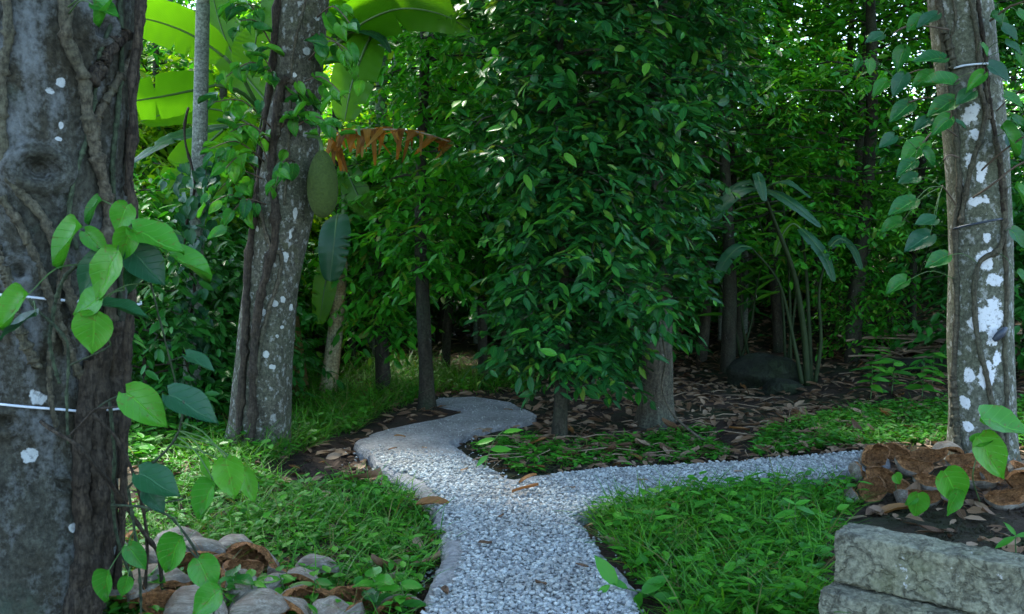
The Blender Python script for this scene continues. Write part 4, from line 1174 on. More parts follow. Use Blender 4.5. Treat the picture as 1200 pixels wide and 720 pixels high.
for pts, r0 in [([(946, 452, YP), (942, 390, YP), (930, 320, YP - .1), (906, 256, YP - .3), (893, 222, YP - .5)], .032), ([(940, 450, YP - .05), (928, 390, YP), (912, 330, YP), (880, 290, YP)], .02), ([(955, 450, YP), (962, 400, YP), (960, 340, YP), (972, 290, YP)], .02), ([(950, 448, YP + .1), (948, 380, YP + .1), (944, 310, YP + .1), (938, 268, YP)], .024)]:
    V, F = tube(resample(pp(pts), 24), np.linspace(r0, r0 * .35, 24), 9)
    part("stalk", V, F, M['stem_dark'], BP)
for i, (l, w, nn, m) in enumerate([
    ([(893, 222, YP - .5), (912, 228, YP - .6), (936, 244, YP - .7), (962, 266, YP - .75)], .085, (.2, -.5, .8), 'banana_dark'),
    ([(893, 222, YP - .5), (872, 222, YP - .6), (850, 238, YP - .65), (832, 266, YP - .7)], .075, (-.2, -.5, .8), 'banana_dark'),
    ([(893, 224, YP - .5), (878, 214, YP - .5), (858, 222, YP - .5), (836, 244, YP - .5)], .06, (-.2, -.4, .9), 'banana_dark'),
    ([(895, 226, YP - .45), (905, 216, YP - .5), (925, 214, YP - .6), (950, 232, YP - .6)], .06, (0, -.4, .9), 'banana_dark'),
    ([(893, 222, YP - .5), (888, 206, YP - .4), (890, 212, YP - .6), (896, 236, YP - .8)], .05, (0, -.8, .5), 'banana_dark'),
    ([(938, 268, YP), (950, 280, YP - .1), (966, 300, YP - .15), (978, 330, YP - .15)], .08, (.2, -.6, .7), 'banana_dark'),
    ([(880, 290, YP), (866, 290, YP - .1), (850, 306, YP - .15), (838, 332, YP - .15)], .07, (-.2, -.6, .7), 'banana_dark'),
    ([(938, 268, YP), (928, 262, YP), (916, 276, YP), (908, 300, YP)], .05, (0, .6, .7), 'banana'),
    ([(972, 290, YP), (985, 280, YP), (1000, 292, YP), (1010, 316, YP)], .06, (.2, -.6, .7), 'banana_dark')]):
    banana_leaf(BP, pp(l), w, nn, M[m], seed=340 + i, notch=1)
cane_plant("cardamom_plant", "upright cane plant with bright yellow green lance leaves above the dark canes", 925, 436, [([(925, 330, 0), (918, 240, 0), (912, 190, 0), (908, 162, 0)], 12), ([(935, 330, .2), (945, 240, .2), (950, 190, .2)], 12), ([(915, 340, .2), (890, 260, .2), (872, 205, .2)], 12)], M['light_leaf'], 2, .34, .8)
cane_plant("cardamom_plant", "low cane plant with upright green stalks behind the boulder", 872, 436, [([(870, 380, .2), (868, 330, .2), (862, 280, .2)], 13), ([(880, 380, .2), (886, 340, .2), (895, 300, .2)], 14), ([(862, 390, .2), (850, 350, .2), (838, 320, .2)], 13)], M['dark_leaf'], 3, .32)
cane_plant("cardamom_plant", "cane plant with thin pale stalks behind the dry stalk heap", 1035, 405, [([(1032, 340, 0), (1025, 280, 0), (1015, 230, 0)], 14), ([(1045, 340, 0), (1055, 280, 0), (1066, 240, 0)], 14), ([(1020, 350, 0), (1000, 300, 0), (985, 260, 0)], 14), ([(1060, 350, 0), (1085, 300, 0), (1095, 260, 0)], 15)], M['mid_leaf'], 4, .3)

# ---------------- background wood: a few kinds of tree, then copies that share their meshes
def copy_tree(o, loc, rz, sc, label=None, group=None):
    c = o.copy(); COL.objects.link(c)
    c.location = Vector([float(q) for q in loc]); c.rotation_euler = (0, 0, rz); c.scale = (sc, sc, sc)
    if label: c["label"] = label
    if group: c["group"] = group
    for ch in o.children:
        k = ch.copy(); COL.objects.link(k); k.parent = c
        for g in ch.children:
            h = g.copy(); COL.objects.link(h); h.parent = k
    return c

def wood_proto(name, label, cat, group, seed, H, z0, prof, nb, ncl, ntw, nl, ll, r0, mat, bark, T=T_HEX, droop=.35, up=.3, limb_droop=.3, spread_r=.16, tw=(.15, .4)):
    rng = np.random.default_rng(seed)
    t = thing(name, label, cat, (0, 0, 0), group)
    zs = np.linspace(-.3, H, 24)
    ax = np.stack([.06 * np.sin(zs * 1.1 + seed), .06 * np.cos(zs * .9 + seed), zs], 1)
    tv, tf = tube(ax, r0 * (1 - .75 * np.clip(zs / H, 0, 1)), 10, disp=bumpy(r0 * .12, seed=seed))
    lim, lv, _ = crown_gen(rng, z0, H, prof, nb, ncl, ntw, nl, ll, droop, up, limb_droop, tw, (0, 0), lambda z: np.array((.06 * math.sin(z * 1.1 + seed), .06 * math.cos(z * .9 + seed), z)), limb_r=.011, spread_r=spread_r)
    finish_tree(t, tv, tf, bark, lim, lv, mat, T)
    return t
SHR = "understory shrubs"
protos = {
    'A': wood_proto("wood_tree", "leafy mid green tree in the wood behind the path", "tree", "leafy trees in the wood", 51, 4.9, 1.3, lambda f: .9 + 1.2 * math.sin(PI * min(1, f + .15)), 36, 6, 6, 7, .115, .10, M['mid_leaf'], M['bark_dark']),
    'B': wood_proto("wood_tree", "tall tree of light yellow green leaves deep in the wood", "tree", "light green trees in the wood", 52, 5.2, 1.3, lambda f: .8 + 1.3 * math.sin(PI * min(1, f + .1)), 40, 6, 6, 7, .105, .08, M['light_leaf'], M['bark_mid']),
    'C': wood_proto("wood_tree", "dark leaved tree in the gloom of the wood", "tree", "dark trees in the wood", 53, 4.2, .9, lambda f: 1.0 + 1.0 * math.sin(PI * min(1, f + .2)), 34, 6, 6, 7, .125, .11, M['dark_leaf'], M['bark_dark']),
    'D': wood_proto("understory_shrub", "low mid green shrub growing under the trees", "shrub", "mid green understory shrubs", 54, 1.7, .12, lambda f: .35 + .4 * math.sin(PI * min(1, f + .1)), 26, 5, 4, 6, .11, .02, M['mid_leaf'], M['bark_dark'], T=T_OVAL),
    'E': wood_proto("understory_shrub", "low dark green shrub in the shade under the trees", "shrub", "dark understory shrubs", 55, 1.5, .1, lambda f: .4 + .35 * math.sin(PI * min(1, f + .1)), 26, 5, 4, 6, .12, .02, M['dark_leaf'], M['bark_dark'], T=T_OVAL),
    'F': wood_proto("understory_shrub", "bright yellow green shrub lit from behind", "shrub", "bright understory shrubs", 56, 2.4, .3, lambda f: .5 + .5 * math.sin(PI * min(1, f + .1)), 34, 6, 4, 6, .11, .025, M['backlit_tint_leaf'], M['bark_mid'], T=T_OVAL),
}
used = set()
NEAR_LABELS = {
    (175, 6.6): "dark leafy shrub right behind the thick vine wrapped trunk", (250, 7.4): "dark shrub between the slim palm pole and the jackfruit trunk", (205, 8.4): "dark shrub behind the slim vine wrapped palm pole",
    (150, 7.6): "mid green shrub showing past the edge of the thick grey trunk", (175, 8.9): "bright shrub below the backlit banana leaves", (215, 10.2): "bright yellow green shrub right behind the slim palm pole", (290, 11.0): "bright shrub glowing behind the jackfruit trunk", (440, 12.5): "bright shrub behind the dead orange banana leaf", (255, 9.6): "bright shrub glowing between palm pole and jackfruit trunk",
    (310, 9.2): "mid green shrub behind the jackfruit tree", (420, 11.5): "mid green shrub in the grass behind the pale banana stem", (520, 11.8): "dark shrub beyond the grass at the path bend",
    (1010, 9.4): "small mid green shrub between the arching plant and the stalk heap", (1195, 8.4): "dark shrub just behind the white patched trunk", 
    (1010, 9.6): "light green tree whose crown hangs over the stalk heap", (850, 9.3): "mid green tree rising behind the thick trunk and the boulder", (1150, 10.2): "mid green tree directly behind the white patched trunk", (740, 9.6): "dark tree hidden behind the two dense glossy trees",
    (200, 12.0): "light green tree glowing behind the left banana leaves", (290, 14.5): "light green tree far behind the jackfruit trunk", (120, 10.2): "dark tree standing behind the thick grey trunk", (610, 9.9): "dark tree behind the drooping glossy tree", (520, 11.0): "mid green tree behind the slim tree in the path bend",
}
def put(k, px, Y, sc=1.0, rz=None):
    o = put_plain(k, px, Y, sc, rz)
    if (px, Y) in NEAR_LABELS: o["label"] = NEAR_LABELS[(px, Y)]
    else: o["label"] = PLAIN[k]
    return o
PLAIN = {k: o["label"] for k, o in protos.items()}
def put_plain(k, px, Y, sc=1.0, rz=None):
    x = (px - 600) / FPX * Y
    z = float(terr(x, Y))
    rz = random.uniform(0, 6.28) if rz is None else rz
    if k in used:
        return copy_tree(protos[k], (x, Y, z), rz, sc)
    used.add(k)
    o = protos[k]; o.location = (x, Y, z); o.rotation_euler = (0, 0, rz); o.scale = (sc, sc, sc)
    return o
for (k, px, Y, sc) in [
    # left behind the trunks
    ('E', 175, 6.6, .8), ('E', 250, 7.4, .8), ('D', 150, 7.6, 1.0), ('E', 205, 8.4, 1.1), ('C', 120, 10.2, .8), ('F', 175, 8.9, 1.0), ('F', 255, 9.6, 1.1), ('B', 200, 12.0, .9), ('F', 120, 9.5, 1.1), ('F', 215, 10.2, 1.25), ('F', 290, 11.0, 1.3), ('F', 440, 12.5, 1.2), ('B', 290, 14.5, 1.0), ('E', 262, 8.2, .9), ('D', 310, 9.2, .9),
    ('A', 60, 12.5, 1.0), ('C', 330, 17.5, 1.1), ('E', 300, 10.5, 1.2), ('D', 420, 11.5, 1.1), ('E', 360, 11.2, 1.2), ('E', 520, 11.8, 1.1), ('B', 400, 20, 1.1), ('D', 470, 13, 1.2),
    # behind the middle trees
    ('A', 520, 11.0, .85), ('C', 610, 9.9, .8), ('A', 470, 15, 1.0), ('B', 560, 16.5, 1.0), ('A', 680, 10.8, .9), ('C', 740, 9.6, .85), ('A', 800, 12.5, .9), ('B', 720, 15.5, 1.05), ('B', 640, 20, 1.2), ('E', 620, 10.8, 1.2), ('E', 700, 9.4, 1.0), ('E', 660, 12.5, 1.3),
    # right
    ('A', 850, 9.3, .75), ('B', 880, 11.2, .95), ('B', 960, 11.4, .9), ('B', 1010, 9.6, .8), ('A', 1150, 10.2, .85), ('C', 1230, 9.2, .85), ('A', 820, 19, 1.0),
    ('D', 1010, 9.4, .6), ('E', 840, 12.6, 1.0), ('E', 960, 13.5, 1.1), ('E', 1100, 13.2, 1.1), ('E', 1195, 8.4, 1.0), ('D', 930, 11.6, 1.3), ('E', 800, 11.5, 1.3), ('E', 1160, 12.0, 1.4), ('E', 1020, 12.6, 1.4), ('E', 890, 13, 1.4), ('E', 1250, 11, 1.4),
    # far rows
    ('A', 100, 18, .9), ('B', 220, 20, .9), ('A', 480, 22, 1.0), ('B', 640, 24, 1.1), ('A', 1180, 20, 1.0), ('B', 330, 26, 1.2), ('A', 760, 28, 1.3), ('B', 950, 28, 1.3),
    ('C', -150, 12, 1.1), ('C', 1400, 13, 1.1), ('A', -60, 16, 1.2), ('A', 1380, 18, 1.2),
]:
    put(k, px, Y, sc)

# ================================================================== THINGS ON THE GROUND
# ---------------- coconut husks: a curved piece of skin with thick fibre inside
def husk_meshes(seed, span, a=.125, b=.082, depth=.075):
    """span: how much of the way round the piece goes (1 = a half shell). Long axis x, hollow side up."""
    rng = np.random.default_rng(seed)
    nu, nv = 22, 18
    u = np.linspace(-1, 1, nu); v = np.linspace(-1, 1, nv)
    prof = np.clip(1 - np.abs(u) ** 2.0, 0, 1) ** .62 * (1 - .14 * u) + .015
    ph = rng.uniform(0, 6, 6)
    def skin(k, off):
        V = []
        for i in range(nu):
            for j in range(nv):
                th = v[j] * PI / 2 * span * (1 + .06 * math.sin(5 * u[i] + ph[0]))
                r = prof[i]
                fac = 1 + .10 * math.cos(3 * th + .5 * ph[1]) + .05 * math.sin(3 * th + ph[1]) + .05 * math.sin(9 * u[i] + ph[4]) * math.sin(4 * th + ph[5]) + .04 * math.sin(5 * u[i] + ph[2] + 2 * th)
                if off:
                    jit = .010 * math.sin(31 * v[j] + ph[3] + 4 * u[i]) + .008 * math.sin(53 * v[j] + 7 * u[i]) + rng.normal(0, .004)
                    edge = max(abs(v[j]), abs(u[i]))
                    inset = .020 * (1 - .25 * edge) + jit
                    q = max(0.05, 1 - inset / .08)
                    V.append((u[i] * (a - .02) * (1 + rng.normal(0, .012)), math.sin(th) * r * b * fac * q, -math.cos(th) * r * depth * fac * q + .012 + rng.normal(0, .0025)))
                else:
                    V.append((u[i] * a, math.sin(th) * r * b * fac, -math.cos(th) * r * depth * fac))
        return np.array(V)
    S = skin(0, False); I = skin(0, True)
    S[:, 2] += .02 * u.repeat(nv) ** 2 ; I[:, 2] += .02 * u.repeat(nv) ** 2
    q = [[i * nv + j, i * nv + j + 1, (i + 1) * nv + j + 1, (i + 1) * nv + j] for i in range(nu - 1) for j in range(nv - 1)]
    qi = [f[::-1] for f in q]
    # rim joins inner to outer edge, belongs to the fibre
    border = [i * nv for i in range(nu)] + [(nu - 1) * nv + j for j in range(1, nv)] + [i * nv + nv - 1 for i in range(nu - 2, -1, -1)] + [j for j in range(nv - 2, 0, -1)]
    n0 = len(I)
    RV = np.concatenate([I, S[border] * .995])
    RF = list(qi)
    m = len(border)
    for k in range(m):
        k2 = (k + 1) % m
        RF.append([border[k], border[k2], n0 + k2, n0 + k])
    # loose fibres curling out of the rim
    SV, SF = [RV], RF
    n0 = len(RV)
    for k in range(46):
        p = RV[rng.integers(0, len(I))].copy()
        d = np.array((rng.normal(0, 1), rng.normal(0, .8), rng.uniform(.0, .8))); d /= np.linalg.norm(d)
        ln = rng.uniform(.03, .075)
        t = np.linspace(0, 1, 5)
        c = p + np.outer(t * ln, d) + np.outer(t * t * ln * .5, rng.normal(0, .6, 3))
        w = np.cross(d, rng.normal(0, 1, 3)); w /= np.linalg.norm(w) + 1e-6
        st = np.concatenate([c + w * .0012, c - w * .0012])
        SV.append(st)
        SF += [[n0 + i, n0 + i + 1, n0 + 5 + i + 1, n0 + 5 + i] for i in range(4)]
        n0 += 10
    return make_mesh("husk_skin", S, q, None, True, M['husk_skin']), make_mesh("husk_fibre", np.concatenate(SV), SF, None, True, M['husk_fibre'])
HUSK = [husk_meshes(1, .95, .135, .075), husk_meshes(2, .72, .14, .08), husk_meshes(3, 1.2, .13, .075), husk_meshes(4, .55, .15, .085)]
def husk(pos, rot, sc, var, label, group=None, name="coconut_husk"):
    t = thing(name, label, "husk", pos, group)
    t.rotation_euler = rot; t.scale = (sc, sc, sc)
    s, f = HUSK[var]
    link("skin", s, t); link("fibre", f, t)
    return t
R = math.radians
hl = "pale grey coconut husk lying skin up in the pile beside the thick trunk"
hl2 = "coconut husk in the pile beside the thick trunk, brown fibre side showing"
HL = {(188, 690): "largest pale husk of the left pile, lying under the hanging vine leaves", (300, 660): "husk on edge showing rust brown fibre at the back of the left pile", (420, 698): "open brown husk in the grass between the pile and the path", (360, 706): "open brown husk at the grassy end of the left pile",
      (470, 700): "small flat husk piece beside the path edge", (140, 702): "husk lying against the foot of the thick trunk", (160, 628): "brown husk tilted behind the foot of the thick trunk", (372, 660): "small pale husk sunk in grass behind the left pile", (390, 722): "grey husk half under weeds past the open brown husk"}
left = [  # px, py (centre), lift, rotation, scale, variant, skin up
    (188, 690, .06, (R(172), R(8), R(35)), 1.2, 2, 1), (178, 655, .05, (R(165), R(-5), R(-30)), 1.0, 0, 1), (240, 652, .05, (R(185), R(10), R(60)), 1.1, 0, 1), (262, 668, .05, (R(150), R(20), R(20)), .95, 1, 1), (300, 660, .06, (R(115), R(10), R(-15)), .95, 3, 0),
    (318, 688, .04, (R(190), R(0), R(80)), .85, 0, 1), (285, 695, .05, (R(175), R(12), R(-50)), 1.0, 2, 1), (345, 682, .04, (R(170), R(-12), R(-70)), .9, 1, 1), (300, 722, .04, (R(180), R(0), R(10)), 1.0, 0, 1), (360, 706, .04, (R(70), R(0), R(-10)), .95, 0, 0),
    (420, 698, .03, (R(80), R(5), R(15)), .95, 3, 0), (372, 660, .03, (R(176), R(5), R(0)), .75, 1, 1), (230, 722, .04, (R(185), R(-10), R(-20)), 1.1, 2, 1), (140, 702, .03, (R(180), R(10), R(0)), .9, 1, 1), (205, 636, .05, (R(180), R(-14), R(15)), .95, 0, 1), (160, 628, .03, (R(60), R(0), R(50)), .8, 1, 0),
    (275, 640, .04, (R(176), R(-10), R(-20)), .9, 2, 1), (390, 722, .02, (R(170), R(0), R(30)), .9, 0, 1), (470, 700, .01, (R(175), R(8), R(20)), .7, 3, 1), (335, 716, .03, (R(182), R(8), R(-35)), .85, 3, 1),
    (215, 668, .09, (R(60), R(15), R(20)), .8, 3, 0), (255, 690, .08, (R(95), R(-10), R(-30)), .8, 1, 0), (330, 672, .06, (R(75), R(10), R(40)), .75, 3, 0), (200, 712, .07, (R(50), R(0), R(-20)), .8, 1, 0), (285, 676, .09, (R(40), R(20), R(70)), .7, 0, 0), (405, 712, .03, (R(60), R(0), R(-50)), .8, 1, 0),
]
_hr = np.random.default_rng(314)
for (x, y, lift, rot, sc, var, upf) in left:
    rot = (rot[0] + _hr.choice((-1, 1)) * _hr.uniform(.1, .75) if upf else rot[0], rot[1] + _hr.normal(0, .2), rot[2] + _hr.normal(0, .5))
    g = G(x, min(y + 22, 735)); g[2] += lift + .02
    husk(g - np.array((0, 0, .2 * lift)), rot, sc * .88, var, HL.get((x, y)) or (hl if upf else hl2), "husks piled beside the thick trunk" if upf else "open husks beside the thick trunk")
hr = "orange fibred coconut husk lying open in the heap by the white patched trunk"
HR = {(978, 566): "small husk piece lying in the grass at the end of the side path", (1000, 572): "husk standing on edge at the end of the gravel side path", (1024, 540): "topmost orange husk of the heap beside the side path", (1128, 540): "open husk lying against the foot of the white patched trunk",
      (1110, 528): "husk lying skin up beside the foot of the patched trunk", (1118, 575): "grey husk lying skin up on bare soil in front of the heap", (1180, 575): "shallow open husk on the bare soil before the pebbles", (1195, 548): "husk standing upright past the patched trunk", (1205, 560): "husk turned on its side past the patched trunk"}
right = [
    (1008, 552, .07, (R(60), R(25), R(60)), .9, 0), (1024, 540, .12, (R(70), R(-20), R(20)), .95, 2), (1040, 560, .06, (R(35), R(20), R(-30)), 1.1, 0), (1022, 570, .04, (R(20), R(-25), R(50)), 1.0, 2), (1000, 572, .03, (R(95), R(0), R(80)), .8, 1), (1070, 548, .10, (R(30), R(12), R(10)), 1.05, 0), (1086, 535, .10, (R(40), R(-10), R(-15)), 1.0, 1),
    (1096, 560, .05, (R(15), R(5), R(0)), 1.1, 0), (1128, 540, .08, (R(28), R(-6), R(20)), 1.0, 0), (1145, 556, .05, (R(20), R(8), R(-25)), 1.0, 2), (1165, 552, .06, (R(40), R(0), R(30)), .95, 1), (1180, 575, .03, (R(15), R(-10), R(10)), 1.05, 0), (1195, 548, .07, (R(80), R(10), R(40)), .9, 3), (1060, 572, .03, (R(50), R(20), R(70)), .85, 3),
    (1082, 574, .03, (R(18), R(-6), R(-10)), .95, 0), (1205, 560, .05, (R(100), R(0), R(-40)), .95, 0), (978, 566, .03, (R(100), R(20), R(20)), .65, 3), (1118, 575, .02, (R(150), R(10), R(60)), .9, 1), (1110, 528, .08, (R(160), R(0), R(10)), .9, 1), (1046, 534, .12, (R(75), R(0), R(-30)), .85, 1),
]
for (x, y, lift, rot, sc, var) in right:
    g = G(x, y + 18); g[2] += lift + .02
    husk(g - np.array((0, 0, .25 * lift)), rot, sc * .8, var, HR.get((x, y), hr), "husks heaped by the patched trunk")

# ---------------- rough stone blocks in the right foreground
def rough_block(name, label, corner, axis, length, width, h, seed):
    rng = np.random.default_rng(seed)
    ax = np.array(axis, float); ax /= np.linalg.norm(ax)
    sd = np.array((-ax[1], ax[0], 0))
    nx, ny, nz = 130, 18, 18
    bx = {}
    V, F = [], []
    def vid(i, j, k):
        key = (i, j, k)
        if key not in bx:
            u, v, w = i / nx, j / ny, k / nz
            p = np.array((u * length, v * width, w * h))
            c = np.array((length / 2, width / 2, h / 2)); half = c.copy()
            q = p - c; rd = .006
            inner = np.clip(q, -(half - rd), half - rd)
            dv = q - inner; l = np.linalg.norm(dv)
            if l > 1e-6: q = inner + dv / l * rd
            n = (dv / l) if l > 1e-6 else np.zeros(3)
            w_ = Vector(p) + Vector((seed * 3.1, 0, 0)); bump_ = .006 * mnoise.noise(w_ * 5) + .006 * mnoise.noise(w_ * 16) + .005 * mnoise.noise(w_ * 41) + .0035 * mnoise.noise(w_ * 90)
            q = q + n * bump_
            chip = max(0, mnoise.noise(w_ * 9) - .2) * .03
            if l > 1e-6 and np.count_nonzero(np.abs(dv) > 1e-6) > 1: q = q - n * chip
            q = q + c
            bx[key] = len(V)
            V.append(np.array(corner) + ax * q[0] + sd * (q[1] - width) + np.array((0, 0, q[2])))
        return bx[key]
    for (A, B, fn) in [(nx, ny, lambda a, b: (a, b, nz)), (nx, ny, lambda a, b: (a, b, 0)), (nx, nz, lambda a, b: (a, 0, b)), (nx, nz, lambda a, b: (a, ny, b)), (ny, nz, lambda a, b: (0, a, b)), (ny, nz, lambda a, b: (nx, a, b))]:
        for a in range(A):
            for b in range(B):
                F.append([vid(*fn(a, b)), vid(*fn(a + 1, b)), vid(*fn(a + 1, b + 1)), vid(*fn(a, b + 1))])
    import bmesh
    V = np.array(V)
    me = make_mesh(name, V - np.array(corner), F, None, True, M['slab'])
    bm = bmesh.new(); bm.from_mesh(me); bmesh.ops.recalc_face_normals(bm, faces=bm.faces); bm.to_mesh(me); bm.free()
    o = link(name, me, None, Vector(corner))
    return props(o, label, "stone")
rough_block("stone_block", "long mossy stone block lying on top of another block", (1.11, 3.20, .165), (.76, -.65, -.0), 1.3, .15, .16, 3)
rough_block("stone_block", "lower mossy stone block half hidden in weeds under another block", (1.06, 3.17, -.01), (.78, -.63, 0), 1.3, .17, .168, 8)

# ---------------- boulder and log
def boulder(name, label, c, s, seed, mat):
    rng = np.random.default_rng(seed)
    th, ph = np.meshgrid(np.linspace(0, 2 * PI, 36, endpoint=False), np.linspace(0, PI, 22))
    d = np.stack([np.sin(ph) * np.cos(th), np.sin(ph) * np.sin(th), np.cos(ph)], -1)
    r = np.ones(th.shape)
    for k in range(9):
        w = rng.normal(0, 1, 3) * (1.2 + .5 * k); r += .16 / (1 + k * .6) * np.sin(d @ w + rng.uniform(0, 6))
    r = np.minimum(r, 1.12)
    V = (d * r[..., None] * np.array(s)).reshape(-1, 3)
    F = [[i * 36 + j, i * 36 + (j + 1) % 36, (i + 1) * 36 + (j + 1) % 36, (i + 1) * 36 + j] for i in range(21) for j in range(36)]
    return props(link(name, make_mesh(name, V, F, None, True, mat), None, Vector(c)), label, "rock")
g = G(895, 452)
boulder("boulder", "dark mossy boulder on the leaf litter beside the canes", g + np.array((0, 0, .08)), (.30, .25, .19), 5, M['boulder'])
boulder("boulder", "smaller dark rock lying in front of the mossy boulder", G(912, 462) + np.array((0, 0, .0)), (.22, .16, .12), 9, M['boulder'])
g = G(1092, 440)
V, F = tube([g + np.array((-.35, .15, .07)), g + np.array((0, 0, .08)), g + np.array((.55, -.12, .06))], [.055, .07, .06], 14, n=24, disp=bumpy(.006, seed=6))
props(link("log", make_mesh("log", V - g, F, None, True, M['boulder']), None, Vector(g)), "short dark log lying in front of the dry stalk heap", "log")

# ---------------- heap of dry stalks
rng = np.random.default_rng(61)
stalk_meshes = []
for k in range(5):
    pts = np.array([(-.5, 0, 0), (-.15, rng.normal(0, .03), .02), (.2, rng.normal(0, .03), .01), (.5, rng.normal(0, .04), -.02)])
    V, F = tube(pts, [.010, .009, .008, .005], 6, n=9)
    stalk_meshes.append(make_mesh("dry_stalk", V, F, None, True, M['dry_stalk']))
for i in range(110):
    px, py = rng.uniform(1030, 1215), rng.uniform(392, 436)
    g = G(px, py)
    o = link("dry_stalk", stalk_meshes[i % 5], None, Vector(g + np.array((0, 0, .03 + .16 * rng.random() ** 2))))
    o.rotation_euler = (rng.normal(0, .1), rng.normal(0, .14), rng.normal(.2, .5)); s = rng.uniform(.5, 1.1); o.scale = (s, 1, 1)
    props(o, "thin dry stalk lying in the brown heap behind the patched trunk", "stalk", "dry stalks in the heap")
# pale thin branches lying or hanging in the wood edge
for (l, r, lab) in [([(772, 372, 6.3), (780, 420, 6.3), (776, 455, 6.35), (792, 490, 6.3), (830, 520, 6.2)], .008, "crooked bare stem bowing down beside the thick trunk")]:
    pts = np.array([P(*q) for q in l]); V, F = tube(pts, r, 7, n=30)
    props(link("bare_stem", make_mesh("bare_stem", V - pts[-1], F, None, True, M['vine']), None, Vector(pts[-1])), lab, "stem")

# ---------------- fallen leaves
DB = leaf_variants("dead_leaf_a", T_DEAD, M['dead_brown'], 8) + leaf_variants("dead_leaf_b", T_DEAD2, M['dead_brown'], 8)
DO = leaf_variants("fallen_leaf_a", T_DEAD2, M['dead_orange'], 6)
def fallen(name, px, py, size, rz, mesh, label, group=None, z=None, tilt=.15):
    g = G(px, py, z)
    o = link(name, mesh, None, Vector(g + np.array((0, 0, .012))))
    o.rotation_euler = (random.gauss(0, tilt), random.gauss(0, tilt), rz); o.scale = (size, size, size)
    return props(o, label, "leaf", group)
for i, (x, y, s, rz, lab) in enumerate([(600, 579, .13, .1, "small orange fallen leaf in the middle of the gravel junction"), (488, 594, .15, .35, "curled orange fallen leaf on the left edge of the gravel"), (608, 569, .10, .3, "tan fallen leaf at the inner corner of the path junction"),
                                         (462, 513, .07, .2, "tiny orange leaf on the concrete bend")]):
    fallen("fallen_leaf", x, y, s, rz, DO[i % 6], lab, z=PZ + .012)
for i, (x, y, s, rz, lab) in enumerate([(672, 542, .15, 2.0, "yellow fallen leaf standing in the dark soil wedge by the junction"), (618, 551, .10, .3, "orange leaf on the dark soil just behind the junction"), (722, 546, .12, 1.2, "orange leaf at the back edge of the side path"), (1030, 606, .2, .2, "large orange dead leaf in front of the stone block"), (812, 712, .12, .4, "orange leaf among the grass by the near path edge"),
                                         (510, 640, .12, 1.6, "tan leaf in the dirt at the left path edge"), (880, 640, .13, 1.3, "pale dead leaf in the grass right of the path"), (618, 525, .12, .2, "orange leaf in the soil under the drooping tree"), (370, 575, .2, .4, "pale curled dead leaf at the foot of the jackfruit tree"), (395, 573, .24, .1, "broad rust brown dead leaf at the foot of the jackfruit tree")]):
    fallen("fallen_leaf", x, y, s, rz, (DB if i in (6, 8, 9) else DO)[i % 6], lab, tilt=.25)
for i, (x, y, s_, rz) in enumerate([(560, 640, .06, .4), (640, 690, .07, 2.1), (585, 610, .05, 1.2), (660, 575, .06, .2), (760, 566, .06, 2.6), (540, 555, .06, .9), (500, 528, .05, 2.2), (860, 556, .06, .5), (525, 700, .07, 1.7), (690, 668, .05, 2.9), (455, 530, .06, .7), (590, 482, .07, .3)]):
    fallen("dead_leaf", x, y, s_, rz, DB[i], "small brown dead leaf lying on the footpath", "small dead leaves on the footpath", z=PZ + .012, tilt=.1)
zones = [([(560, 525), (640, 505), (840, 500), (980, 470), (1100, 480), (1000, 530), (700, 546), (610, 556)], 130, "brown dead leaf in the litter under the drooping tree", "dead leaves under the drooping tree"),
         ([(840, 480), (900, 430), (1110, 380), (1200, 380), (1200, 470), (1000, 480)], 60, "brown dead leaf in the litter round the boulder", "dead leaves round the boulder"),
         ([(300, 545), (430, 520), (480, 570), (340, 585)], 18, "dead leaf on the dark soil between jackfruit tree and path", "dead leaves by the jackfruit tree"),
         ([(480, 650), (515, 640), (505, 720), (430, 720), (440, 690)], 14, "dead leaf between the husk pile and the path edge", "dead leaves by the path edge"),
         ([(990, 590), (1200, 585), (1200, 650), (1010, 610)], 14, "dead leaf on bare soil between the husk heap and the stone block", "dead leaves by the stone block"),
         ([(720, 610), (960, 570), (980, 640), (900, 700), (800, 680)], 12, "dead leaf caught in the grass right of the path", "dead leaves in the grass"),
         ([(430, 510), (500, 490), (545, 483), (500, 476), (440, 492)], 12, "dead leaf on the soil wedge inside the concrete bend", "dead leaves in the bend")]
rng = np.random.default_rng(71)
for (poly, n, lab, gr) in zones:
    xs = [p[0] for p in poly]; ys = [p[1] for p in poly]
    k = 0
    while k < n:
        x, y = rng.uniform(min(xs), max(xs)), rng.uniform(min(ys), max(ys))
        if not in_poly(np.array([x]), np.array([y]), poly)[0]: continue
        g = G(x, y)
        if in_poly(np.array([g[0]]), np.array([g[1]]), OUTW)[0]: continue
        fallen("dead_leaf", x, y, rng.uniform(.07, .15), rng.uniform(0, 6.28), DB[rng.integers(0, 16)] if rng.random() > .1 else DO[k % 6], lab, gr, tilt=.3)
        k += 1
# fine litter that nobody could count
n = 30000
x = RNG.uniform(-6, 8, n); y = RNG.uniform(3.2, 17, n)
dens = np.where(x > 0, 1.0, .45) * np.where(y < 5.0, .35, 1)
ok = (RNG.random(n) < dens) & ~in_poly(x, y, OUTW)
x, y = x[ok], y[ok]; n = len(x)
ps = np.stack([x, y, terr(x, y) + .012 + .02 * RNG.random(n)], 1)
a = RNG.uniform(0, 6.28, n)
V, F, lf = leaf_cloud(T_HEX, ps, np.stack([np.cos(a), np.sin(a), RNG.normal(0, .25, n)], 1), np.stack([RNG.normal(0, .35, n), RNG.normal(0, .35, n), np.ones(n)], 1), RNG.uniform(.05, .12, n), 1.0)
props(link("leaf_litter", make_mesh("leaf_litter", V, F, lf, True, M['dead_brown'])), "brown leaf litter covering the ground under the trees", "litter", kind="stuff")

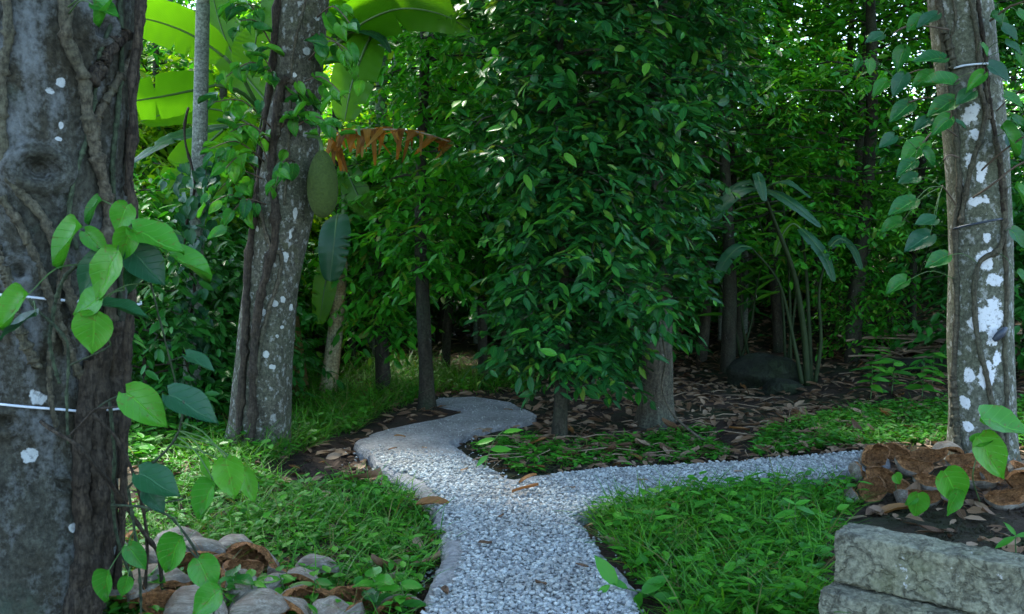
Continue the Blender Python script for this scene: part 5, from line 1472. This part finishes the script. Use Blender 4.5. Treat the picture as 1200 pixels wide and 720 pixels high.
# ---------------- grass and weeds
T_GRASS = blade((0, .3, .6, .85, 1), (.012, .016, .014, .008, .001), (-1, 1), z=lambda t, v: -.45 * t * t)
T_GRASS_W = blade((0, .25, .55, .8, 1), (.014, .035, .036, .022, .001), (-1, 0, 1), z=lambda t, v: -.55 * t * t + .01 * abs(v))
GZ = {
    'left': ([(120, 640), (190, 560), (235, 520), (300, 556), (345, 572), (420, 566), (474, 580), (508, 620), (515, 650), (490, 700), (470, 740), (120, 740)], (.05, .17)),
    'jack': ([(236, 560), (262, 500), (345, 500), (420, 470), (446, 476), (425, 505), (380, 520), (330, 545), (290, 560)], (.08, .24)),
    'far': ([(335, 470), (345, 440), (440, 428), (620, 430), (618, 464), (512, 463), (470, 480), (432, 495), (360, 490)], (.10, .28)),
    'right': ([(690, 612), (780, 592), (880, 576), (975, 562), (1010, 592), (985, 610), (960, 680), (960, 740), (800, 740), (752, 690), (722, 652)], (.06, .20)),
    'beyond': ([(880, 536), (900, 505), (1000, 478), (1110, 468), (1120, 520), (1050, 524), (985, 528)], (.04, .12)),
    'under': ([(550, 525), (620, 508), (640, 520), (830, 500), (860, 538), (700, 546), (610, 558)], (.03, .10)),
    'leftback': ([(140, 560), (150, 470), (270, 440), (268, 520), (230, 545)], (.06, .2)),
    'tuft': ([(700, 616), (760, 596), (800, 600), (800, 660), (750, 670), (722, 645)], (.07, .19)),
    'tuft2': ([(640, 740), (960, 700), (955, 745)], (.08, .2)),
    'rightedge': ([(1180, 480), (1215, 470), (1215, 530), (1185, 525)], (.05, .15)),
}
def scatter(zone, n, gap=-.025):
    poly = [tuple(G(x, y)[:2]) for x, y in GZ[zone][0]]
    p = np.array(poly)
    x = RNG.uniform(p[:, 0].min(), p[:, 0].max(), n * 4); y = RNG.uniform(p[:, 1].min(), p[:, 1].max(), n * 4)
    ok = in_poly(x, y, poly)
    dd = poly_dist(x, y, OUTW) * np.where(in_poly(x, y, OUTW), -1, 1); ok &= dd > gap * RNG.random(len(x)) ** 2
    # patchy cover
    dens = .55 + .45 * np.sin(3.3 * x + 2 * np.sin(2.1 * y)) * np.sin(2.7 * y + 1.7 * np.sin(1.9 * x))
    ok &= RNG.random(n * 4) < dens + .25
    x, y = x[ok][:n], y[ok][:n]
    return x, y
def grass(zone, n, mat_key='grass', wide=.3):
    lo, hi = GZ[zone][1]
    x, y = scatter(zone, n)
    n = len(x)
    a = RNG.uniform(0, 6.28, n)
    lean = RNG.uniform(.25, 1.1, n)
    ps = np.stack([x, y, terr(x, y) - .005], 1)
    d = np.stack([np.cos(a) * lean, np.sin(a) * lean, np.ones(n)], 1)
    nr = np.stack([-np.cos(a), -np.sin(a), lean], 1)
    nr = nr + RNG.normal(0, .3, (n, 3))
    sz = RNG.uniform(lo, hi, n) * 1.25
    k = int(n * wide)
    A = leaf_cloud(T_GRASS, ps[k:], d[k:], nr[k:], sz[k:], np.clip(.14 / sz[k:], .5, 2.2))
    B = leaf_cloud(T_GRASS_W, ps[:k], d[:k], nr[:k], sz[:k] * .85, np.clip(.12 / sz[:k], .5, 1.8))
    return A, B
def join(parts_):
    V, F, L_, n = [], [], [], 0
    for (v, f, l) in parts_:
        V.append(v); F.append(f + n); L_.append(l); n += len(v)
    return np.concatenate(V), np.concatenate(F), np.concatenate(L_)
allg = []
for zn, n in (('left', 3200), ('jack', 1700), ('far', 3600), ('right', 2800), ('beyond', 1600), ('under', 350), ('leftback', 900), ('rightedge', 300), ('tuft', 420), ('tuft2', 160)):
    allg += list(grass(zn, n))
V, F, lf = join(allg)
props(link("grass", make_mesh("grass", V, F, lf, True, M['grass'])), "green grass growing either side of the footpath", "grass", kind="stuff")
# broad leaved weeds: rosettes on short stalks
T_WEED = blade((0, .18, .45, .75, 1), (.01, .17, .25, .16, .004), z=lambda t, v: .05 * abs(v) - .2 * t * t)
T_CLOVER = blade((0, .35, .75, 1), (.01, .24, .33, .16), z=lambda t, v: .08 * abs(v) - .1 * t)
def weeds(zone, n, lo, hi, ls):
    x, y = scatter(zone, n, .0)
    n = len(x)
    P_, D_, N_, S_ = [], [], [], []
    for i in range(n):
        h = RNG.uniform(lo, hi); c = np.array((x[i], y[i], float(terr(x[i], y[i]))))
        k = RNG.integers(4, 8); a0 = RNG.uniform(0, 6.28)
        for j in range(k):
            a = a0 + j * 2.4
            hh = h * (.4 + .6 * j / k)
            P_.append(c + np.array((math.cos(a) * .006, math.sin(a) * .006, hh))); D_.append((math.cos(a), math.sin(a), RNG.uniform(-.2, .5))); N_.append((RNG.normal(0, .25), RNG.normal(0, .25), 1)); S_.append(ls * RNG.uniform(.6, 1.3))
    return np.array(P_), np.array(D_), np.array(N_), np.array(S_)
W_, C_ = [], []
for zn, n, lo, hi, ls in (('left', 520, .02, .11, .05), ('right', 420, .03, .14, .06), ('beyond', 620, .02, .08, .045), ('under', 260, .01, .07, .042), ('far', 160, .05, .16, .06), ('jack', 160, .04, .14, .06), ('leftback', 240, .05, .2, .075), ('rightedge', 90, .04, .14, .06)):
    p, d, nn, s = weeds(zn, n, lo, hi, ls); W_.append(leaf_cloud(T_WEED, p, d, nn, s))
for zn, n, lo, hi, ls in (('left', 300, .01, .06, .028), ('right', 300, .02, .08, .03), ('beyond', 500, .01, .05, .026), ('under', 260, .01, .04, .026)):
    p, d, nn, s = weeds(zn, n, lo, hi, ls); C_.append(leaf_cloud(T_CLOVER, p, d, nn, s))
V, F, lf = join(W_); props(link("ground_weeds", make_mesh("ground_weeds", V, F, lf, True, M['weed'])), "low broad leaved weeds mixed into the grass", "weeds", kind="stuff")
V, F, lf = join(C_); props(link("clover", make_mesh("clover", V, F, lf, True, M['weed'])), "small round leaved ground cover between the grass", "ground cover", kind="stuff")

# ---------------- single young plants one can pick out
def sprig(name, label, base_px, stem_px, leaves, mat_meshes, Y=None, cat="plant", r=.0035):
    b = G(*base_px)
    t = thing(name, label, cat, b)
    pts = [b - np.array((0, 0, .01))] + [P(x, y, (Y or b[1]) + dy) for x, y, dy in stem_px]
    part("stem", *tube(np.array(pts), np.linspace(r, r * .5, len(pts)), 6, n=20), M['stem_green'], t)
    for i, (x0, y0, x1, y1, k, tl, w) in enumerate(leaves):
        pix_leaf("leaf", t, mat_meshes, x0, y0, x1, y1, (Y or b[1]) - .02, k, tl, s=w)
    return t
OV = leaf_variants("young_leaf", T_OVAL, M['weed'], 8)
sprig("young_plant", "leaning seedling with long leaves at the right edge of the gravel", (790, 712), [(762, 698, 0), (735, 690, 0), (715, 684, -.02)], [(722, 686, 700, 652, 4, (0, -.8, .5), 1.0), (715, 686, 697, 698, 5, (0, -.8, .6), .9), (735, 690, 712, 676, 2, (0, -.6, .8), 1.0), (752, 696, 782, 672, 1, (0, -.6, .8), 1.0), (750, 694, 742, 722, 3, (.2, -.8, .5), 1.0), (765, 700, 800, 700, 2, (0, -.6, .8), 1.0)], OV)
sprig("pepper_seedling", "pepper seedling with heart leaves in front of the husk heap", (1150, 590), [(1140, 560, 0), (1146, 530, 0), (1150, 505, 0)], [(1150, 492, 1212, 503, 5, (0, -.5, .85), 1.0), (1146, 512, 1178, 562, 7, (-.1, -.85, .5), 1.0), (1140, 520, 1165, 512, 6, (0, -.5, .8), 1.0), (1106, 552, 1132, 592, 6, (-.2, -.85, .4), 1.0), (1122, 575, 1112, 606, 5, (.2, -.85, .3), .8)], PEP, Y=4.35)
sprig("pepper_seedling", "small heart leaved seedling beside the big orange dead leaf", (1078, 612), [(1076, 598, 0), (1074, 585, 0)], [(1076, 578, 1074, 608, 6, (0, -.9, .3), 1.1), (1074, 584, 1060, 592, 4, (0, -.7, .6), .9)], PEP)
sprig("pepper_seedling", "single round leaved seedling at the edge of the husk heap", (1052, 584), [(1050, 572, 0), (1050, 560, 0)], [(1048, 556, 1056, 568, 6, (0, -.9, .4), 1.2)], PEP)
sprig("young_plant", "young broad leaved plant left of the stone block", (962, 668), [(958, 650, 0), (955, 640, 0)], [(950, 648, 976, 640, 4, (0, -.6, .8), 1.3), (955, 642, 934, 656, 3, (0, -.7, .7), 1.2)], OV)
sprig("young_plant", "young plant with pale pointed leaves in the soil by the bend", (565, 556), [(572, 535, 0), (580, 515, 0), (590, 505, 0)], [(580, 515, 556, 520, 6, (0, -.6, .8), .9), (590, 508, 612, 500, 7, (0, -.6, .8), .8), (575, 528, 600, 524, 5, (0, -.6, .8), .9), (572, 535, 556, 545, 4, (0, -.6, .8), .9)], OV)
sprig("young_plant", "young plant with three blades in the front of the right grass", (915, 712), [(912, 700, 0), (910, 690, 0)], [(910, 690, 890, 704, 3, (0, -.5, .9), 1.2), (910, 690, 928, 684, 4, (0, -.5, .9), 1.2), (910, 690, 918, 708, 5, (0, -.7, .7), 1.2)], OV)
sprig("young_plant", "tall thin weed beside the stone block", (935, 640), [(932, 610, 0), (932, 590, 0)], [(932, 600, 905, 604, 3, (0, -.5, .9), .8), (932, 595, 958, 600, 2, (0, -.5, .9), .8), (932, 592, 918, 582, 5, (0, -.5, .9), .8), (932, 592, 950, 584, 5, (0, -.5, .9), .8)], OV)
sprig("young_plant", "grass like weed on the soil right of the stone block", (1192, 660), [(1190, 640, 0), (1190, 628, 0)], [(1190, 630, 1165, 640, 3, (0, -.5, .9), .7), (1190, 630, 1215, 622, 3, (0, -.5, .9), .7), (1190, 628, 1180, 612, 4, (0, -.7, .6), .7)], OV)
for i, (x, y) in enumerate([(1020, 470), (1045, 462), (1080, 470), (1030, 446), (1092, 452)]):
    b = G(x, y)
    rng = np.random.default_rng(500 + i)
    t = thing("young_plant", "leafy seedling on the litter in front of the dry stalk heap", "plant", b, "seedlings before the stalk heap")
    part("stem", *tube(np.array([b, b + np.array((.01, 0, .15)), b + np.array((0, -.02, .28))]), (.005, .004, .002), 6, n=8), M['stem_green'], t)
    k = 11
    leaf_objs("leaf", t, OV, [b + np.array((0, -.01, .08 + .2 * j / k)) for j in range(k)], [np.array((math.cos(2.4 * j), math.sin(2.4 * j), .1)) for j in range(k)], [np.array((0, -.3, 1.0)) + rng.normal(0, .2, 3) for j in range(k)], rng.uniform(.11, .17, k))
for i, (x, y, mk) in enumerate([(276, 712, 0), (296, 715, 1), (470, 715, 1), (440, 712, 0), (330, 706, 1), (178, 712, 0), (370, 712, 1)]):
    b = G(x, y + 10)
    rng = np.random.default_rng(600 + i)
    t = thing("young_plant", "small leafy weed growing up between the piled husks", "plant", b, "weeds among the piled husks")
    part("stem", *tube(np.array([b, b + np.array((.01, 0, .06)), b + np.array((0, -.02, .13))]), (.004, .003, .002), 6, n=8), M['stem_green'], t)
    k = 7
    leaf_objs("leaf", t, OV if mk else PEP, [b + np.array((0, -.01, .05 + .1 * j / k)) for j in range(k)], [np.array((math.cos(2.4 * j), math.sin(2.4 * j), .15)) for j in range(k)], [np.array((0, -.4, 1.0)) + rng.normal(0, .2, 3) for j in range(k)], rng.uniform(.06, .10, k))

# ---------------- clods on the bare soil and fine fallen twigs
def clods():
    pts = []
    for poly, n in (([(985, 585), (1215, 560), (1215, 670), (1050, 615)], 900), ([(300, 548), (425, 522), (480, 572), (350, 586)], 500), ([(540, 530), (650, 512), (860, 505), (840, 540), (610, 558)], 700), ([(480, 640), (512, 640), (500, 720), (440, 720)], 250)):
        xs = [p[0] for p in poly]; ys = [p[1] for p in poly]
        x = RNG.uniform(min(xs), max(xs), n * 2); y = RNG.uniform(min(ys), max(ys), n * 2)
        for a, b in zip(x, y):
            if in_poly(np.array([a]), np.array([b]), poly)[0]:
                g = G(a, b)
                if not in_poly(np.array([g[0]]), np.array([g[1]]), OUTW)[0]: pts.append(g)
    pts = np.array(pts); n = len(pts)
    O = np.array([(1, 0, 0), (-1, 0, 0), (0, 1, 0), (0, -1, 0), (0, 0, 1), (0, 0, -1)], float)
    OF = np.array([(0, 2, 4), (2, 1, 4), (1, 3, 4), (3, 0, 4), (2, 0, 5), (1, 2, 5), (3, 1, 5), (0, 3, 5)])
    r = .004 + .014 * RNG.random(n) ** 2.5
    V = O[None] * (1 + RNG.uniform(-.4, .4, (n, 6, 1))) * r[:, None, None] + RNG.normal(0, .15, (n, 6, 3)) * r[:, None, None] + pts[:, None]
    F = (OF[None] + (np.arange(n) * 6)[:, None, None]).reshape(-1, 3)
    props(link("soil_clods", make_mesh("soil_clods", V.reshape(-1, 3), F, None, True, M['soil'])), "crumbs of dark soil lying on the bare ground", "soil", kind="stuff")
clods()
mb = MB()
for i in range(150):
    x, y = RNG.uniform(560, 1180), RNG.uniform(440, 545)
    g = G(x, y)
    if in_poly(np.array([g[0]]), np.array([g[1]]), OUTW)[0]: continue
    a = RNG.uniform(0, 6.28); l = RNG.uniform(.08, .35)
    d = np.array((math.cos(a), math.sin(a), 0)) * l
    mb.add(*tube(np.array([g + (0, 0, .02), g + d * .5 + np.array((RNG.normal(0, .02), RNG.normal(0, .02), .035)), g + d + (0, 0, .02)]), (.004, .0035, .0015), 4, cap=False))
o = link("twig_litter", make_mesh("twig_litter", np.concatenate(mb.V), mb.F, None, True, M['dry_stalk']))
props(o, "thin dry twigs scattered through the leaf litter", "twigs", kind="stuff")
